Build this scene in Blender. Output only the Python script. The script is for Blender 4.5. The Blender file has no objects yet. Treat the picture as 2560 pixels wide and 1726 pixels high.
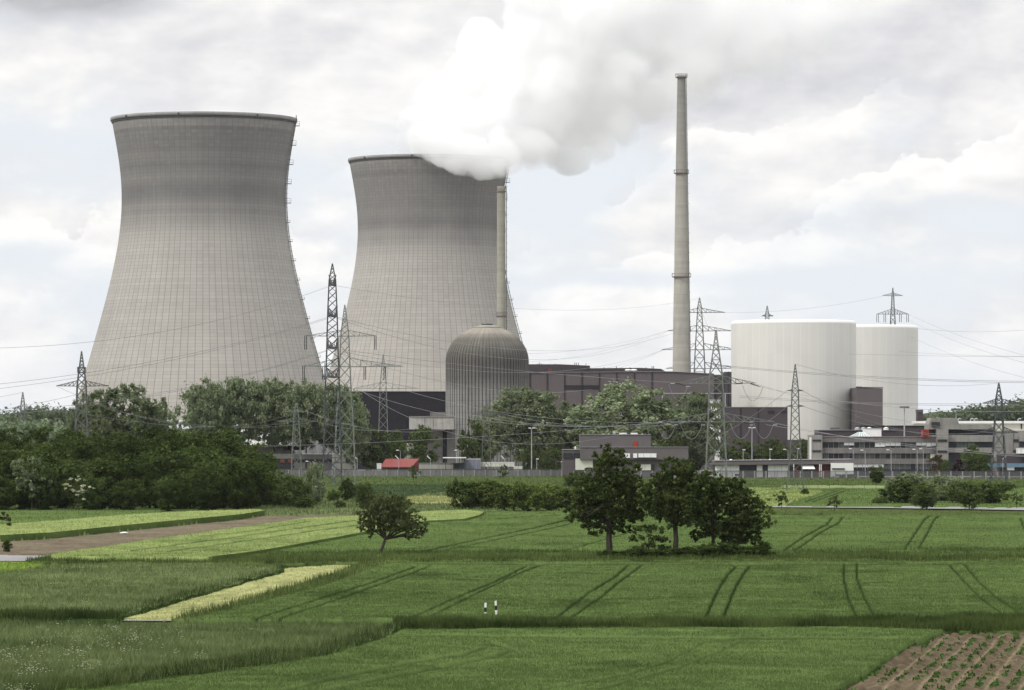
import bpy, math, random
import numpy as np
from mathutils import Vector

# ---------------------------------------------------------------- camera, light, exposure
F, CX, YH, CAMH = 10000.0, 1280.0, 1082.0, 14.5      # focal length in photo pixels, horizon row, eye height
scene = bpy.context.scene
COL = scene.collection
cam_d = bpy.data.cameras.new("camera")
cam = bpy.data.objects.new("camera", cam_d)
COL.objects.link(cam)
cam.location = (0, 0, CAMH)
cam.rotation_euler = (math.radians(90), 0, 0)
cam_d.sensor_width = 36
cam_d.lens = 36 * F / 2560
cam_d.shift_y = (YH - 863) / 2560
cam_d.clip_start = 1
cam_d.clip_end = 30000
scene.camera = cam
SUN_EL, SUN_AZ = 50.0, -125.0      # azimuth from +Y (view direction), negative = to the left
sd = bpy.data.lights.new("sun", "SUN")
sd.energy = 2.3
sd.angle = math.radians(14)
sd.color = (1.0, 0.96, 0.90)
sun = bpy.data.objects.new("sun", sd)
COL.objects.link(sun)
el, az = math.radians(SUN_EL), math.radians(SUN_AZ)
to_sun = Vector((math.sin(az) * math.cos(el), math.cos(az) * math.cos(el), math.sin(el)))
sun.rotation_euler = to_sun.to_track_quat('Z', 'Y').to_euler()
scene.view_settings.view_transform = 'Standard'
scene.view_settings.look = 'None'
scene.view_settings.exposure = 0.12
scene.view_settings.gamma = 1.0
scene.view_settings.use_curve_mapping = False
scene.cycles.use_denoising = True
scene.cycles.max_bounces = 40
scene.cycles.diffuse_bounces = 3
scene.cycles.glossy_bounces = 2
scene.cycles.transmission_bounces = 3
scene.cycles.transparent_max_bounces = 8
scene.cycles.volume_bounces = 40
scene.cycles.volume_max_steps = 128
scene.cycles.caustics_reflective = False
scene.cycles.caustics_refractive = False

class G:
    """tiny node-graph helper: sockets in, sockets out"""
    def __init__(s, nt):
        s.nt = nt
    def new(s, t, **kw):
        n = s.nt.nodes.new(t)
        for k, v in kw.items():
            setattr(n, k, v)
        return n
    def put(s, sock, v):
        if isinstance(v, bpy.types.NodeSocket):
            s.nt.links.new(v, sock)
        elif v is not None:
            if isinstance(v, (tuple, list)) and len(v) == 3 and sock.type == 'RGBA':
                v = (*v, 1)
            sock.default_value = v
    def m(s, op, a, b=None, c=None, clamp=False):
        n = s.new('ShaderNodeMath', operation=op, use_clamp=clamp)
        for i, v in enumerate((a, b, c)):
            if v is not None:
                s.put(n.inputs[i], v)
        return n.outputs[0]
    def vm(s, op, a, b=None, scale=None):
        n = s.new('ShaderNodeVectorMath', operation=op)
        s.put(n.inputs[0], a)
        if b is not None:
            s.put(n.inputs[1], b)
        if scale is not None:
            s.put(n.inputs['Scale'], scale)
        return n.outputs['Value'] if op in ('LENGTH', 'DOT_PRODUCT', 'DISTANCE') else n.outputs['Vector']
    def noise(s, vec, scale, detail=3, rough=0.5, dist=0.0):
        n = s.new('ShaderNodeTexNoise')
        s.put(n.inputs['Vector'], vec)
        n.inputs['Scale'].default_value = scale
        n.inputs['Detail'].default_value = detail
        n.inputs['Roughness'].default_value = rough
        n.inputs['Distortion'].default_value = dist
        return n.outputs['Fac']
    def white(s, vec):
        n = s.new('ShaderNodeTexWhiteNoise')
        s.put(n.inputs['Vector'], vec)
        return n.outputs['Value']
    def mix(s, f, a, b, mode='MIX'):
        n = s.new('ShaderNodeMix', data_type='RGBA', blend_type=mode)
        s.put(n.inputs[0], f)
        s.put(n.inputs[6], a)
        s.put(n.inputs[7], b)
        return n.outputs[2]
    def rng(s, v, a, b, c=0.0, d=1.0, smooth=False):
        n = s.new('ShaderNodeMapRange', clamp=True)
        if smooth:
            n.interpolation_type = 'SMOOTHSTEP'
        s.put(n.inputs['Value'], v)
        for k, x in zip(('From Min', 'From Max', 'To Min', 'To Max'), (a, b, c, d)):
            s.put(n.inputs[k], x)
        return n.outputs['Result']
    def sep(s, v):
        n = s.new('ShaderNodeSeparateXYZ')
        s.put(n.inputs[0], v)
        return n.outputs
    def comb(s, x, y, z):
        n = s.new('ShaderNodeCombineXYZ')
        for i, v in enumerate((x, y, z)):
            s.put(n.inputs[i], v)
        return n.outputs[0]

# ---------------------------------------------------------------- sky: a physical sky behind a broken cloud deck
world = bpy.data.worlds.new("World")
scene.world = world
world.use_nodes = True
wt = world.node_tree
wt.nodes.clear()
g = G(wt)
geo = g.new('ShaderNodeTexCoord').outputs['Generated']
d = g.vm('NORMALIZE', geo)
dx, dy, dz = g.sep(d)
sky = g.new('ShaderNodeTexSky')
sky.sky_type = 'NISHITA'
sky.sun_disc = False
sky.sun_elevation = el
sky.sun_rotation = az
sky.air_density = 1.2
sky.dust_density = 1.5
def blob(px, py, rx, ry):
    """soft patch of sky round a compass direction and elevation (given as photo pixels)"""
    u0, v0 = (px - CX) / F, (YH - py) / F
    a = g.m('DIVIDE', g.m('SUBTRACT', dx, u0), rx / F)
    b = g.m('DIVIDE', g.m('SUBTRACT', dz, v0), ry / F)
    r2 = g.m('ADD', g.m('MULTIPLY', a, a), g.m('MULTIPLY', b, b))
    front = g.m('GREATER_THAN', dy, 0.0)
    return g.m('MULTIPLY', g.m('POWER', 2.718, g.m('MULTIPLY', r2, -1.0)), front)
def total(lst):
    t = None
    for w, *b in lst:
        x = g.m('MULTIPLY', blob(*b), w)
        t = x if t is None else g.m('ADD', t, x)
    return t
warp = g.noise(g.comb(g.m('MULTIPLY', dx, 1.0), dy, g.m('MULTIPLY', dz, 2.0)), 22, 3, .5)
P = g.comb(g.m('ADD', dx, g.m('MULTIPLY', warp, 0.02)), dy, g.m('MULTIPLY', dz, 2.1))
P2 = g.vm('ADD', P, (0.0035, 0.0, -0.0075))
n1 = g.noise(P, 17, 7, .52)
n2 = g.noise(P2, 17, 7, .52)
relief = g.m('SUBTRACT', n1, n2)                        # lit side against shaded side of each billow
fine = g.noise(P, 70, 6, .6)
cover = g.m('ADD', n1, total([(-.22, 1350, 520, 130, 60), (-.13, 480, 470, 500, 60), (-.12, 60, 640, 140, 60),
      (-.12, 1500, 700, 260, 25), (-.14, 2480, 560, 220, 45), (-.12, 2000, 700, 500, 28), (-.12, 620, 760, 300, 40),
      (.22, 600, 120, 800, 200), (.14, 2100, 330, 500, 150), (.10, 1500, 560, 240, 90), (.12, 2350, 430, 260, 60),
      (.12, 130, 570, 160, 40), (.10, 810, 500, 100, 60), (.2, 1900, 120, 700, 120), (.05, 1600, 820, 1500, 60)]))
cov = g.rng(cover, .36, .60, 0, 1, True)
grey = g.m('ADD', total([(.60, 170, -10, 240, 60), (.13, 1850, 190, 420, 120), (.13, 2300, 80, 260, 110), (.10, 1500, 350, 260, 90),
      (.10, 2300, 560, 330, 60), (.08, 1950, 560, 200, 40), (.07, 500, 600, 300, 40)]), g.rng(n1, .35, .7, .07, -.03))
def heap(px, py, slope, half, depth, amt):
    """lit upper edge of a cumulus heap: crisp above, fading downwards"""
    u0, v0 = (px - CX) / F, (YH - py) / F
    du = g.m('SUBTRACT', dx, u0)
    e_ = g.m('SUBTRACT', g.m('SUBTRACT', dz, v0), g.m('MULTIPLY', du, slope))
    e_ = g.m('ADD', e_, g.m('MULTIPLY', g.m('SUBTRACT', lump, .5), .036))
    top_ = g.rng(e_, .0010, -.0004, 0, 1, True)
    fade = g.m('POWER', 2.718, g.m('DIVIDE', g.m('MINIMUM', e_, 0.0), depth / F))
    w = g.m('DIVIDE', du, half / F)
    win = g.m('POWER', 2.718, g.m('MULTIPLY', g.m('MULTIPLY', w, w), -1.0))
    front = g.m('GREATER_THAN', dy, 0.0)
    return g.m('MULTIPLY', g.m('MULTIPLY', g.m('MULTIPLY', top_, fade), g.m('MULTIPLY', win, front)), amt * 1.7)
lump = g.noise(g.comb(dx, dy, g.m('MULTIPLY', dz, 1.2)), 48, 7, .55)
heaps = None
for a_ in ((2060, 540, .55, 170, 60, .11), (2330, 400, .35, 260, 70, .11), (1480, 520, .75, 200, 80, .12), (1800, 330, .25, 170, 60, .07), (120, 550, .05, 150, 60, .10), (820, 480, .5, 110, 70, .10),
           (1700, 640, .1, 420, 60, .06), (2150, 300, .2, 120, 40, .06), (200, 700, .15, 220, 40, .05), (1480, 740, .05, 500, 30, .04), (2300, 690, .02, 300, 35, .05), (700, 620, .2, 150, 50, .05)):
    h_ = heap(*a_)
    heaps = h_ if heaps is None else g.m('ADD', heaps, h_)
light = g.m('ADD', g.m('MULTIPLY', relief, .8), g.m('ADD', heaps, g.m('MULTIPLY', g.m('SUBTRACT', fine, .5), .05)))
bright = g.m('SUBTRACT', g.m('ADD', .932, light), grey)
bright = g.rng(bright, .55, 1.0, .55, 1.0)
cloudc = g.mix(g.rng(bright, .74, .95), (8.75, 8.8, 9.2), (9.4, 9.32, 9.2))
cloud = g.vm('SCALE', cloudc, scale=g.m('MULTIPLY', bright, 1.0))
blue = g.mix(.10, (7.9, 8.35, 9.0), sky.outputs[0])
col = g.mix(cov, blue, cloud)
horiz = g.rng(dz, 0.0, .035, .55, 0)
col = g.mix(horiz, col, (7.9, 8.0, 8.45))
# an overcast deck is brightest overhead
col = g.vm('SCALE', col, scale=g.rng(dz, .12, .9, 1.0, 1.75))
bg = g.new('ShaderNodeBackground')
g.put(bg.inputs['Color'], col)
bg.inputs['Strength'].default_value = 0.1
wo = g.new('ShaderNodeOutputWorld')
wt.links.new(bg.outputs[0], wo.inputs[0])

# ---------------------------------------------------------------- helpers
def gy(py, h=0.0):
    return F * (CAMH - h) / (py - YH)
def X(px, Y):
    return (px - CX) * Y / F
def Z(py, Y):
    return CAMH - (py - YH) * Y / F
def W(px, py, Y):
    return Vector((X(px, Y), Y, Z(py, Y)))
def L(px, Y):                      # length in metres of px photo pixels at distance Y
    return px * Y / F

def tag(o, label=None, cat=None, group=None, kind=None):
    for k, v in (("label", label), ("category", cat), ("group", group), ("kind", kind)):
        if v:
            o[k] = v
    return o
def empty(name, loc, label, cat, group=None, rz=0):
    o = bpy.data.objects.new(name, None)
    COL.objects.link(o)
    o.location = loc
    o.rotation_euler = (0, 0, rz)
    o.empty_display_size = 1
    return tag(o, label, cat, group)
def mesh_obj(name, me, parent=None):
    o = bpy.data.objects.new(name, me)
    COL.objects.link(o)
    if parent is not None:
        o.parent = parent
    return o
def np_mesh(name, verts, faces, mat, tone=None, smooth=False):
    """verts (n,3), faces (m,k) numpy; one float per vertex in 'tone'"""
    me = bpy.data.meshes.new(name)
    verts = np.asarray(verts, dtype=np.float32)
    faces = np.asarray(faces, dtype=np.int32)
    k = faces.shape[1]
    me.vertices.add(len(verts))
    me.vertices.foreach_set('co', verts.ravel())
    me.loops.add(faces.size)
    me.loops.foreach_set('vertex_index', faces.ravel())
    me.polygons.add(len(faces))
    me.polygons.foreach_set('loop_start', np.arange(0, faces.size, k, dtype=np.int32))
    if tone is not None:
        a = me.attributes.new('tone', 'FLOAT', 'POINT')
        a.data.foreach_set('value', np.asarray(tone, dtype=np.float32))
    me.update(calc_edges=True)
    if smooth:
        me.polygons.foreach_set('use_smooth', np.ones(len(faces), dtype=bool))
    if mat:
        me.materials.append(mat)
    return me

class MB:
    """collects shapes in world space and links them as one mesh (stored relative to the parent's origin)"""
    def __init__(s):
        s.v, s.f, s.mi = [], [], []
        s.cur = 0
    def quad_grid(s, ring_list, close=True, caps=False):
        b = len(s.v)
        n = len(ring_list[0])
        for r in ring_list:
            s.v.extend([tuple(p) for p in r])
        for i in range(len(ring_list) - 1):
            for j in range(n if close else n - 1):
                k = (j + 1) % n
                s.f.append((b + i * n + j, b + i * n + k, b + (i + 1) * n + k, b + (i + 1) * n + j))
        if caps:
            s.f.append(tuple(b + j for j in reversed(range(n))))
            s.f.append(tuple(b + (len(ring_list) - 1) * n + j for j in range(n)))
        return s
    def box(s, x0, x1, y0, y1, z0, z1):
        r0 = [(x0, y0, z0), (x1, y0, z0), (x1, y1, z0), (x0, y1, z0)]
        return s.quad_grid([r0, [(a, b, z1) for a, b, _ in r0]], True, True)
    def pbox(s, px0, py0, px1, py1, Y, dep, base=False):
        """box whose front face spans photo pixels at distance Y; base=True stands it on the ground"""
        return s.box(X(px0, Y), X(px1, Y), Y, Y + dep, 0.0 if base else Z(py1, Y), Z(py0, Y))
    def prism(s, pts, y0, y1):
        """outline of (x,z) points extruded from y0 to y1"""
        return s.quad_grid([[(x, y0, z) for x, z in pts], [(x, y1, z) for x, z in pts]], True, True)
    def bar(s, a, b, t, t2=None, sides=4):
        a, b = Vector(a), Vector(b)
        dv = (b - a)
        if dv.length < 1e-6:
            return s
        dv.normalize()
        up = Vector((0, 0, 1)) if abs(dv.z) < .9 else Vector((1, 0, 0))
        u = dv.cross(up).normalized()
        w = dv.cross(u).normalized()
        rings = []
        for p, r in ((a, t), (b, t if t2 is None else t2)):
            rings.append([p + (u * math.cos(k) + w * math.sin(k)) * r for k in [math.pi / 4 + 2 * math.pi * i / sides for i in range(sides)]])
        return s.quad_grid(rings, True, True)
    def tube(s, pts, rads, sides=6):
        rings = []
        for i, p in enumerate(pts):
            p = Vector(p)
            dv = (Vector(pts[min(i + 1, len(pts) - 1)]) - Vector(pts[max(i - 1, 0)])).normalized()
            up = Vector((0, 0, 1)) if abs(dv.z) < .9 else Vector((0, 1, 0))
            u = dv.cross(up).normalized()
            w = dv.cross(u).normalized()
            r = rads[i] if isinstance(rads, (list, tuple)) else rads
            rings.append([p + (u * math.cos(2 * math.pi * k / sides) + w * math.sin(2 * math.pi * k / sides)) * r for k in range(sides)])
        return s.quad_grid(rings, True, True)
    def lathe(s, cx, cy, prof, seg=48, cap=True):
        return s.quad_grid([[(cx + r * math.cos(2 * math.pi * i / seg), cy + r * math.sin(2 * math.pi * i / seg), z) for i in range(seg)] for r, z in prof], True, cap)
    def build(s, name, mat, parent=None, smooth=False, bevel=0):
        me = bpy.data.meshes.new(name)
        off = Vector(parent.location) if parent is not None else Vector((0, 0, 0))
        if parent is not None and parent.parent is not None:
            off = off + Vector(parent.parent.location)
        me.from_pydata([(x - off.x, y - off.y, z - off.z) for x, y, z in s.v], [], s.f)
        me.validate()
        if smooth:
            for p in me.polygons:
                p.use_smooth = len(p.vertices) == 4
        if mat:
            me.materials.append(mat)
        o = mesh_obj(name, me, parent)
        if bevel:
            b = o.modifiers.new('bevel', 'BEVEL')
            b.width = bevel
            b.segments = 1
        return o

def vnoise(x, y, scale, seed=0):
    x = np.asarray(x) / scale + seed * 17.13
    y = np.asarray(y) / scale + seed * 7.77
    xi, yi = np.floor(x), np.floor(y)
    fx, fy = x - xi, y - yi
    fx, fy = fx * fx * (3 - 2 * fx), fy * fy * (3 - 2 * fy)
    def h(a, b):
        v = np.sin(a * 127.1 + b * 311.7 + seed * 3.3) * 43758.5453
        return v - np.floor(v)
    return (h(xi, yi) * (1 - fx) * (1 - fy) + h(xi + 1, yi) * fx * (1 - fy) + h(xi, yi + 1) * (1 - fx) * fy + h(xi + 1, yi + 1) * fx * fy)
def fbm(x, y, scale, seed=0, n=4):
    t, a, w = 0, 1.0, 0
    for i in range(n):
        t = t + a * vnoise(x, y, scale / 2 ** i, seed + i)
        w += a
        a *= .5
    return t / w
def inside(px, py, poly):
    px, py = np.asarray(px), np.asarray(py)
    r = np.zeros(px.shape, bool)
    n = len(poly)
    for i in range(n):
        x0, y0 = poly[i]
        x1, y1 = poly[(i + 1) % n]
        if y0 == y1:
            continue
        c = ((y0 > py) != (y1 > py)) & (px < (x1 - x0) * (py - y0) / (y1 - y0) + x0)
        r ^= c
    return r
def linedist(px, py, pts, ystretch=1.0):
    d = np.full(np.shape(px), 1e9)
    for (x0, y0), (x1, y1) in zip(pts[:-1], pts[1:]):
        ax, ay = x1 - x0, (y1 - y0) * ystretch
        t = np.clip(((px - x0) * ax + (py - y0) * ystretch * ay) / (ax * ax + ay * ay), 0, 1)
        d = np.minimum(d, np.hypot(px - x0 - t * ax, (py - y0) * ystretch - t * ay))
    return d

# ---------------------------------------------------------------- materials
def new_mat(name):
    m = bpy.data.materials.new(name)
    m.use_nodes = True
    m.node_tree.nodes.clear()
    gg = G(m.node_tree)
    out = gg.new('ShaderNodeOutputMaterial')
    return m, gg, out
def bsdf(gg, out, col, rough=.8, normal=None, metal=0.0, spec=.3):
    b = gg.new('ShaderNodeBsdfPrincipled')
    gg.put(b.inputs['Base Color'], col)
    gg.put(b.inputs['Roughness'], rough)
    b.inputs['Metallic'].default_value = metal
    b.inputs['Specular IOR Level'].default_value = spec
    if normal is not None:
        gg.put(b.inputs['Normal'], normal)
    gg.nt.links.new(b.outputs[0], out.inputs['Surface'])
    return b
def bump(gg, h, dist=.05, strength=1.0):
    b = gg.new('ShaderNodeBump')
    b.inputs['Distance'].default_value = dist
    b.inputs['Strength'].default_value = strength
    gg.put(b.inputs['Height'], h)
    return b.outputs[0]
def plain(name, col, rough=.8, var=.15, scale=.5, metal=0.0, streak=0.0, spec=.3, noisedist=0.0):
    """weathered paint/concrete/metal: the colour varies in blotches and, with streak, in vertical runs"""
    m, gg, out = new_mat(name)
    p = gg.new('ShaderNodeTexCoord').outputs['Object']
    n = gg.noise(p, scale, 5, .6, noisedist)
    f = gg.rng(n, .3, .7, 1 - var, 1 + var)
    if streak:
        sx, sy, sz = gg.sep(p)
        n2 = gg.noise(gg.comb(gg.m('MULTIPLY', sx, 1.0), gg.m('MULTIPLY', sy, 1.0), gg.m('MULTIPLY', sz, .06)), 1.6, 4, .6)
        f = gg.m('MULTIPLY', f, gg.rng(n2, .3, .75, 1 + streak * .4, 1 - streak))
    c = gg.vm('SCALE', gg.mix(0.0, col, col), scale=f)
    bsdf(gg, out, c, rough, bump(gg, gg.noise(p, scale * 8, 4, .6), .03), metal, spec)
    return m
def leaf_mat(name, c0, c1, trans=.25):
    """foliage: darker and lighter leaf clumps from the stored tone"""
    m, gg, out = new_mat(name)
    t = gg.new('ShaderNodeAttribute', attribute_name='tone').outputs['Fac']
    c = gg.mix(gg.rng(t, 0, 1), c0, c1)
    oi = gg.new('ShaderNodeObjectInfo').outputs['Random']
    c = gg.vm('SCALE', c, scale=gg.rng(oi, 0, 1, .72, 1.3))
    dfn = gg.new('ShaderNodeBsdfDiffuse')
    gg.put(dfn.inputs['Color'], c)
    tr = gg.new('ShaderNodeBsdfTranslucent')
    gg.put(tr.inputs['Color'], gg.mix(.5, c, (c1[0] * 1.3, c1[1] * 1.4, c1[2] * .6)))
    mx = gg.new('ShaderNodeMixShader')
    mx.inputs[0].default_value = trans
    m.node_tree.links.new(dfn.outputs[0], mx.inputs[1])
    m.node_tree.links.new(tr.outputs[0], mx.inputs[2])
    m.node_tree.links.new(mx.outputs[0], out.inputs['Surface'])
    return m
def field_mat(name, c0, c1, fine=3.0, fa=.28):
    """crops, soil and turf: tone attribute plus grain in world metres"""
    m, gg, out = new_mat(name)
    t = gg.new('ShaderNodeAttribute', attribute_name='tone').outputs['Fac']
    p = gg.new('ShaderNodeTexCoord').outputs['Object']
    n = gg.noise(p, fine, 3, .7)
    n2 = gg.noise(p, .05, 4, .6)
    f = gg.m('ADD', t, gg.m('ADD', gg.rng(n, .25, .75, -fa, fa), gg.rng(n2, .3, .7, -.14, .14)))
    c = gg.mix(gg.rng(f, 0, 1), c0, c1)
    bsdf(gg, out, c, 1.0, None, 0, 0.0)
    return m
# ---------------------------------------------------------------- ground, fields, roads
rs = np.random.RandomState(7)
M = {}
M['turf'] = field_mat('turf', (.040, .060, .018), (.080, .105, .035), 1.2)
M['wheat'] = field_mat('wheat', (.028, .045, .014), (.122, .174, .055), 3.0, .18)
M['wheat_far'] = field_mat('wheat_far', (.028, .045, .020), (.080, .115, .050), .8)
M['barley'] = field_mat('barley', (.050, .085, .022), (.300, .350, .130), 1.6, .12)
M['cut'] = field_mat('cut', (.12, .14, .05), (.38, .38, .17), 1.0)
M['bright'] = field_mat('bright', (.08, .13, .02), (.18, .25, .05), 1.0)
M['meadow'] = field_mat('meadow', (.052, .075, .026), (.215, .260, .112), 1.5, .4)
M['verge'] = field_mat('verge', (.026, .042, .012), (.145, .185, .060), 1.5)
M['bank'] = field_mat('bank', (.018, .032, .009), (.110, .145, .045), 1.5)
M['soil'] = field_mat('soil', (.050, .040, .026), (.200, .168, .118), 1.1, .5)
M['sand'] = field_mat('sand', (.046, .034, .023), (.195, .155, .100), 3.0, .4)
M['potato'] = leaf_mat('potato', (.02, .045, .012), (.06, .12, .03), .2)
M['asphalt'] = plain('asphalt', (.23, .22, .22), .9, .12, .3)
M['track'] = plain('track', (.30, .28, .25), .9, .15, .3)
M['umbel'] = plain('umbel', (.55, .56, .42), .8, .1, 1)

def ground_xy(px, py, h=0.0):
    Y = F * (CAMH - h) / (np.asarray(py) - YH)
    return (np.asarray(px) - CX) * Y / F, Y
def sheet(px, py, h, z, mask, tone):
    """one quad per grid cell with a corner inside the field"""
    Xw, Yw = ground_xy(px, py, h)
    ny, nx = px.shape
    idx = np.arange(ny * nx).reshape(ny, nx)
    any4 = mask[:-1, :-1] | mask[1:, :-1] | mask[:-1, 1:] | mask[1:, 1:]
    f = np.stack([idx[1:, :-1], idx[1:, 1:], idx[:-1, 1:], idx[:-1, :-1]], -1)[any4]
    v = np.stack([Xw, Yw, z], -1).reshape(-1, 3)
    used = np.unique(f)
    rem = np.zeros(len(v), np.int64)
    rem[used] = np.arange(len(used))
    return v[used], rem[f], tone.reshape(-1)[used]
def blades_at(Xb, Yb, zb, hgt, wid, tone, lean=.35, rs=rs):
    n = len(Xb)
    a = rs.rand(n) * math.pi
    hh = hgt * (.55 + .6 * rs.rand(n)) * (.55 + .9 * fbm(Xb, Yb, 2.5, 77, 3))
    ww = wid * (.6 + .8 * rs.rand(n))
    ux, uy = np.cos(a) * ww / 2, np.sin(a) * ww / 2
    lx, ly = (rs.rand(n) - .5) * 2 * lean * hh, (rs.rand(n) - .5) * 2 * lean * hh
    v = np.empty((n, 3, 3))
    v[:, 0] = np.stack([Xb - ux, Yb - uy, zb], -1)
    v[:, 1] = np.stack([Xb + ux, Yb + uy, zb], -1)
    v[:, 2] = np.stack([Xb + lx, Yb + ly, zb + hh], -1)
    t = np.repeat(tone, 3)
    return v.reshape(-1, 3), t
def add_tris(me_parts):
    vs, fs, ts, o = [], [], [], 0
    for v, f, t in me_parts:
        vs.append(v)
        fs.append(f + o)
        ts.append(t)
        o += len(v)
    return np.concatenate(vs), np.concatenate(fs), np.concatenate(ts)
def crop(name, label, poly, h, mat, tracks=(), step=(5, 2), amp=.06, blades=0, bh=.25, bw=.06, tone=.5, edge=3.0,
         kind='stuff', jit=.28, patch=.25, pscale=9, stripes=None, lim=(-380, 2940), trackdrop=.8, tracktone=-1.1, lean=.35, cat=None, skirt=None, dents=0, uneven=.0):
    xs0, ys0 = [p[0] for p in poly], [p[1] for p in poly]
    x = np.arange(max(min(xs0), lim[0]) - step[0], min(max(xs0), lim[1]) + step[0] * 2, step[0])
    y = np.arange(min(ys0) - step[1], max(ys0) + step[1] * 2, step[1])
    y = y[y > YH + 20]
    px, py = np.meshgrid(x, y)
    def wob(px, py):
        Xw, Yw = ground_xy(px, py, h)
        return px + (fbm(Xw, Yw, 3.5, 5, 3) - .5) * edge * 4, py + (fbm(Xw, Yw * .5, 3.0, 9, 3) - .5) * edge
    def surf(px, py):
        Xw, Yw = ground_xy(px, py, h)
        t = tone + (fbm(Xw, Yw, pscale, 3, 5) - .5) * 2 * patch + (fbm(Xw, Yw, 1.3, 8, 2) - .5) * .22
        z = h + (fbm(Xw, Yw, 2.2, 21, 3) - .5) * 2 * amp
        if stripes:
            dirx, per, amt = stripes
            t = t + amt * np.sin((Xw - dirx * Yw) / per * 2 * math.pi + 3 * fbm(Xw, Yw, 40, 4, 2))
        if dents:                                        # laid and thin patches in the crop
            dn = fbm(Xw, Yw * .45, 7.0, 55, 4)
            t = t - np.clip((dn - .60) * 9, 0, 1) * dents
        k = np.zeros(px.shape)
        for pts, hw in tracks:
            dd = linedist(px, py, pts)
            hwv = hw * .8 * (.75 + .5 * vnoise(Xw, Yw, 2.0, 31))
            k = np.maximum(k, np.clip(1.5 - dd / np.maximum(hwv, .5), 0, 1))
        z = z - k * min(trackdrop, .8) * max(h - .04, 0.0)
        return z, t + k * tracktone, k
    qx, qy = wob(px, py)
    mask = inside(qx, qy, poly)
    z, t, k = surf(px, py)
    z = np.where(mask, np.maximum(z, .03), -.06)
    t = np.where(mask, t, t - .45)
    parts = [sheet(px, py, h, z, mask, t)]
    parts[0] = (parts[0][0], parts[0][1], parts[0][2])
    me_f = parts[0][1]
    tri = np.concatenate([me_f[:, [0, 1, 2]], me_f[:, [0, 2, 3]]])
    allp = [(parts[0][0], tri, parts[0][2])]
    if blades:
        bx = rs.uniform(max(min(xs0), lim[0]), min(max(xs0), lim[1]), blades)
        by = rs.uniform(min(ys0), max(ys0), blades)
        qx, qy = wob(bx, by)
        ok = inside(qx, qy, poly)
        bx, by = bx[ok], by[ok]
        z, t, k = surf(bx, by)
        ok = k < .12
        bx, by, z, t = bx[ok], by[ok], z[ok], t[ok]
        Xb, Yb = ground_xy(bx, by, h)
        v, tt = blades_at(Xb, Yb, z - bh * .3, bh * 1.3, bw * np.sqrt(Yb / 300), t + rs.uniform(-jit, jit, len(t)), lean)
        allp.append((v, np.arange(len(v)).reshape(-1, 3), tt))
    if skirt:                                             # upright front of the standing crop
        sx = np.arange(skirt[0][0], skirt[-1][0], 2.0)
        sy = np.interp(sx, [p[0] for p in skirt], [p[1] for p in skirt]) + .4
        Xs, Ys = ground_xy(sx, sy, h)
        Ys = Ys + (fbm(Xs, Ys, 2.0, 3, 3) - .5) * .6
        n = len(sx)
        vv = np.concatenate([np.stack([Xs, Ys - .15, np.full(n, h + .02)], -1), np.stack([Xs, Ys - .45, np.full(n, -.02)], -1)])
        i = np.arange(n - 1)
        ff = np.concatenate([np.stack([i, i + n, i + 1], -1), np.stack([i + 1, i + n, i + n + 1], -1)])
        allp.append((vv, ff, np.concatenate([np.full(n, .16), np.full(n, .02)])))
    v, f, t = add_tris(allp)
    o = mesh_obj(name, np_mesh(name, v, f, mat, t))
    tag(o, label, cat, None, kind)
    return o

# one sheet of open country to the horizon
M['yard'] = field_mat('yard', (.26, .25, .24), (.36, .35, .33), .3)
tag(mesh_obj('plant_yard', np_mesh('plant_yard', [(-420, 1334, -.06), (700, 1295, -.06), (760, 2350, -.06), (-520, 2350, -.06)], [(0, 1, 2, 3)], M['yard'], [.5] * 4)), kind='structure')
me = np_mesh('ground', [(-9000, -200, -.12), (9000, -200, -.12), (9000, 14000, -.12), (-9000, 14000, -.12)], [(0, 1, 2, 3)], M['turf'], [.5] * 4)
tag(mesh_obj('ground', me), kind='structure')

A = -400; B = 2960
# back to front
crop('yard_grass', 'strip of rough olive turf along the foot of the plant fence', [(A, 1190), (690, 1190), (1450, 1191), (B, 1197), (B, 1216), (1450, 1212), (A, 1212)], .12, M['turf'], step=(10, 1.5), blades=26000, bh=.35, bw=.14, tone=.55, patch=.35, pscale=30)
crop('dark_crop_strip', 'dark green crop strip between the fence verge and the pale fields', [(880, 1212), (1440, 1213), (1440, 1240), (880, 1240)], .5, M['wheat_far'], step=(8, 1.5), tone=.38, patch=.12, blades=12000, bh=.3, bw=.12)
crop('rapeseed_patch', 'small bright green swelling of crop beside the yellow stubble', [(900, 1240), (985, 1228), (1035, 1229), (1080, 1234), (1010, 1246), (960, 1252), (900, 1262)], .5, M['wheat_far'], step=(6, 1.5), tone=.8, patch=.1, blades=5000, bh=.3, bw=.12)
crop('stubble_patch', 'yellow ripe grain patch behind the lone apple tree', [(985, 1250), (1060, 1235), (1130, 1232), (1260, 1234), (1260, 1256), (985, 1256)], .45, M['cut'], step=(6, 1.5), tone=.55, patch=.2, blades=8000, bh=.3, bw=.12)
crop('olive_meadow', 'olive rough meadow in front of the yellow grain patch', [(600, 1252), (1260, 1255), (1260, 1276), (600, 1290)], .2, M['meadow'], step=(8, 1.5), tone=.35, patch=.25, blades=14000, bh=.5, bw=.12)
crop('sunlit_tone_crop', 'bright yellow green crop below the tall pylon on the right', [(1800, 1219), (1960, 1219), (2060, 1226), (2005, 1246), (1955, 1262), (1860, 1264), (1760, 1264)], .4, M['barley'], tracks=[([(1880, 1226), (1950, 1222), (1990, 1220)], 1.2), ([(1840, 1240), (1930, 1233), (2010, 1228)], 1.2)], step=(6, 1.5), tone=.6, patch=.15, blades=14000, bh=.3, bw=.12)  # sunlight on this patch is put into its paler crop colour
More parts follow.
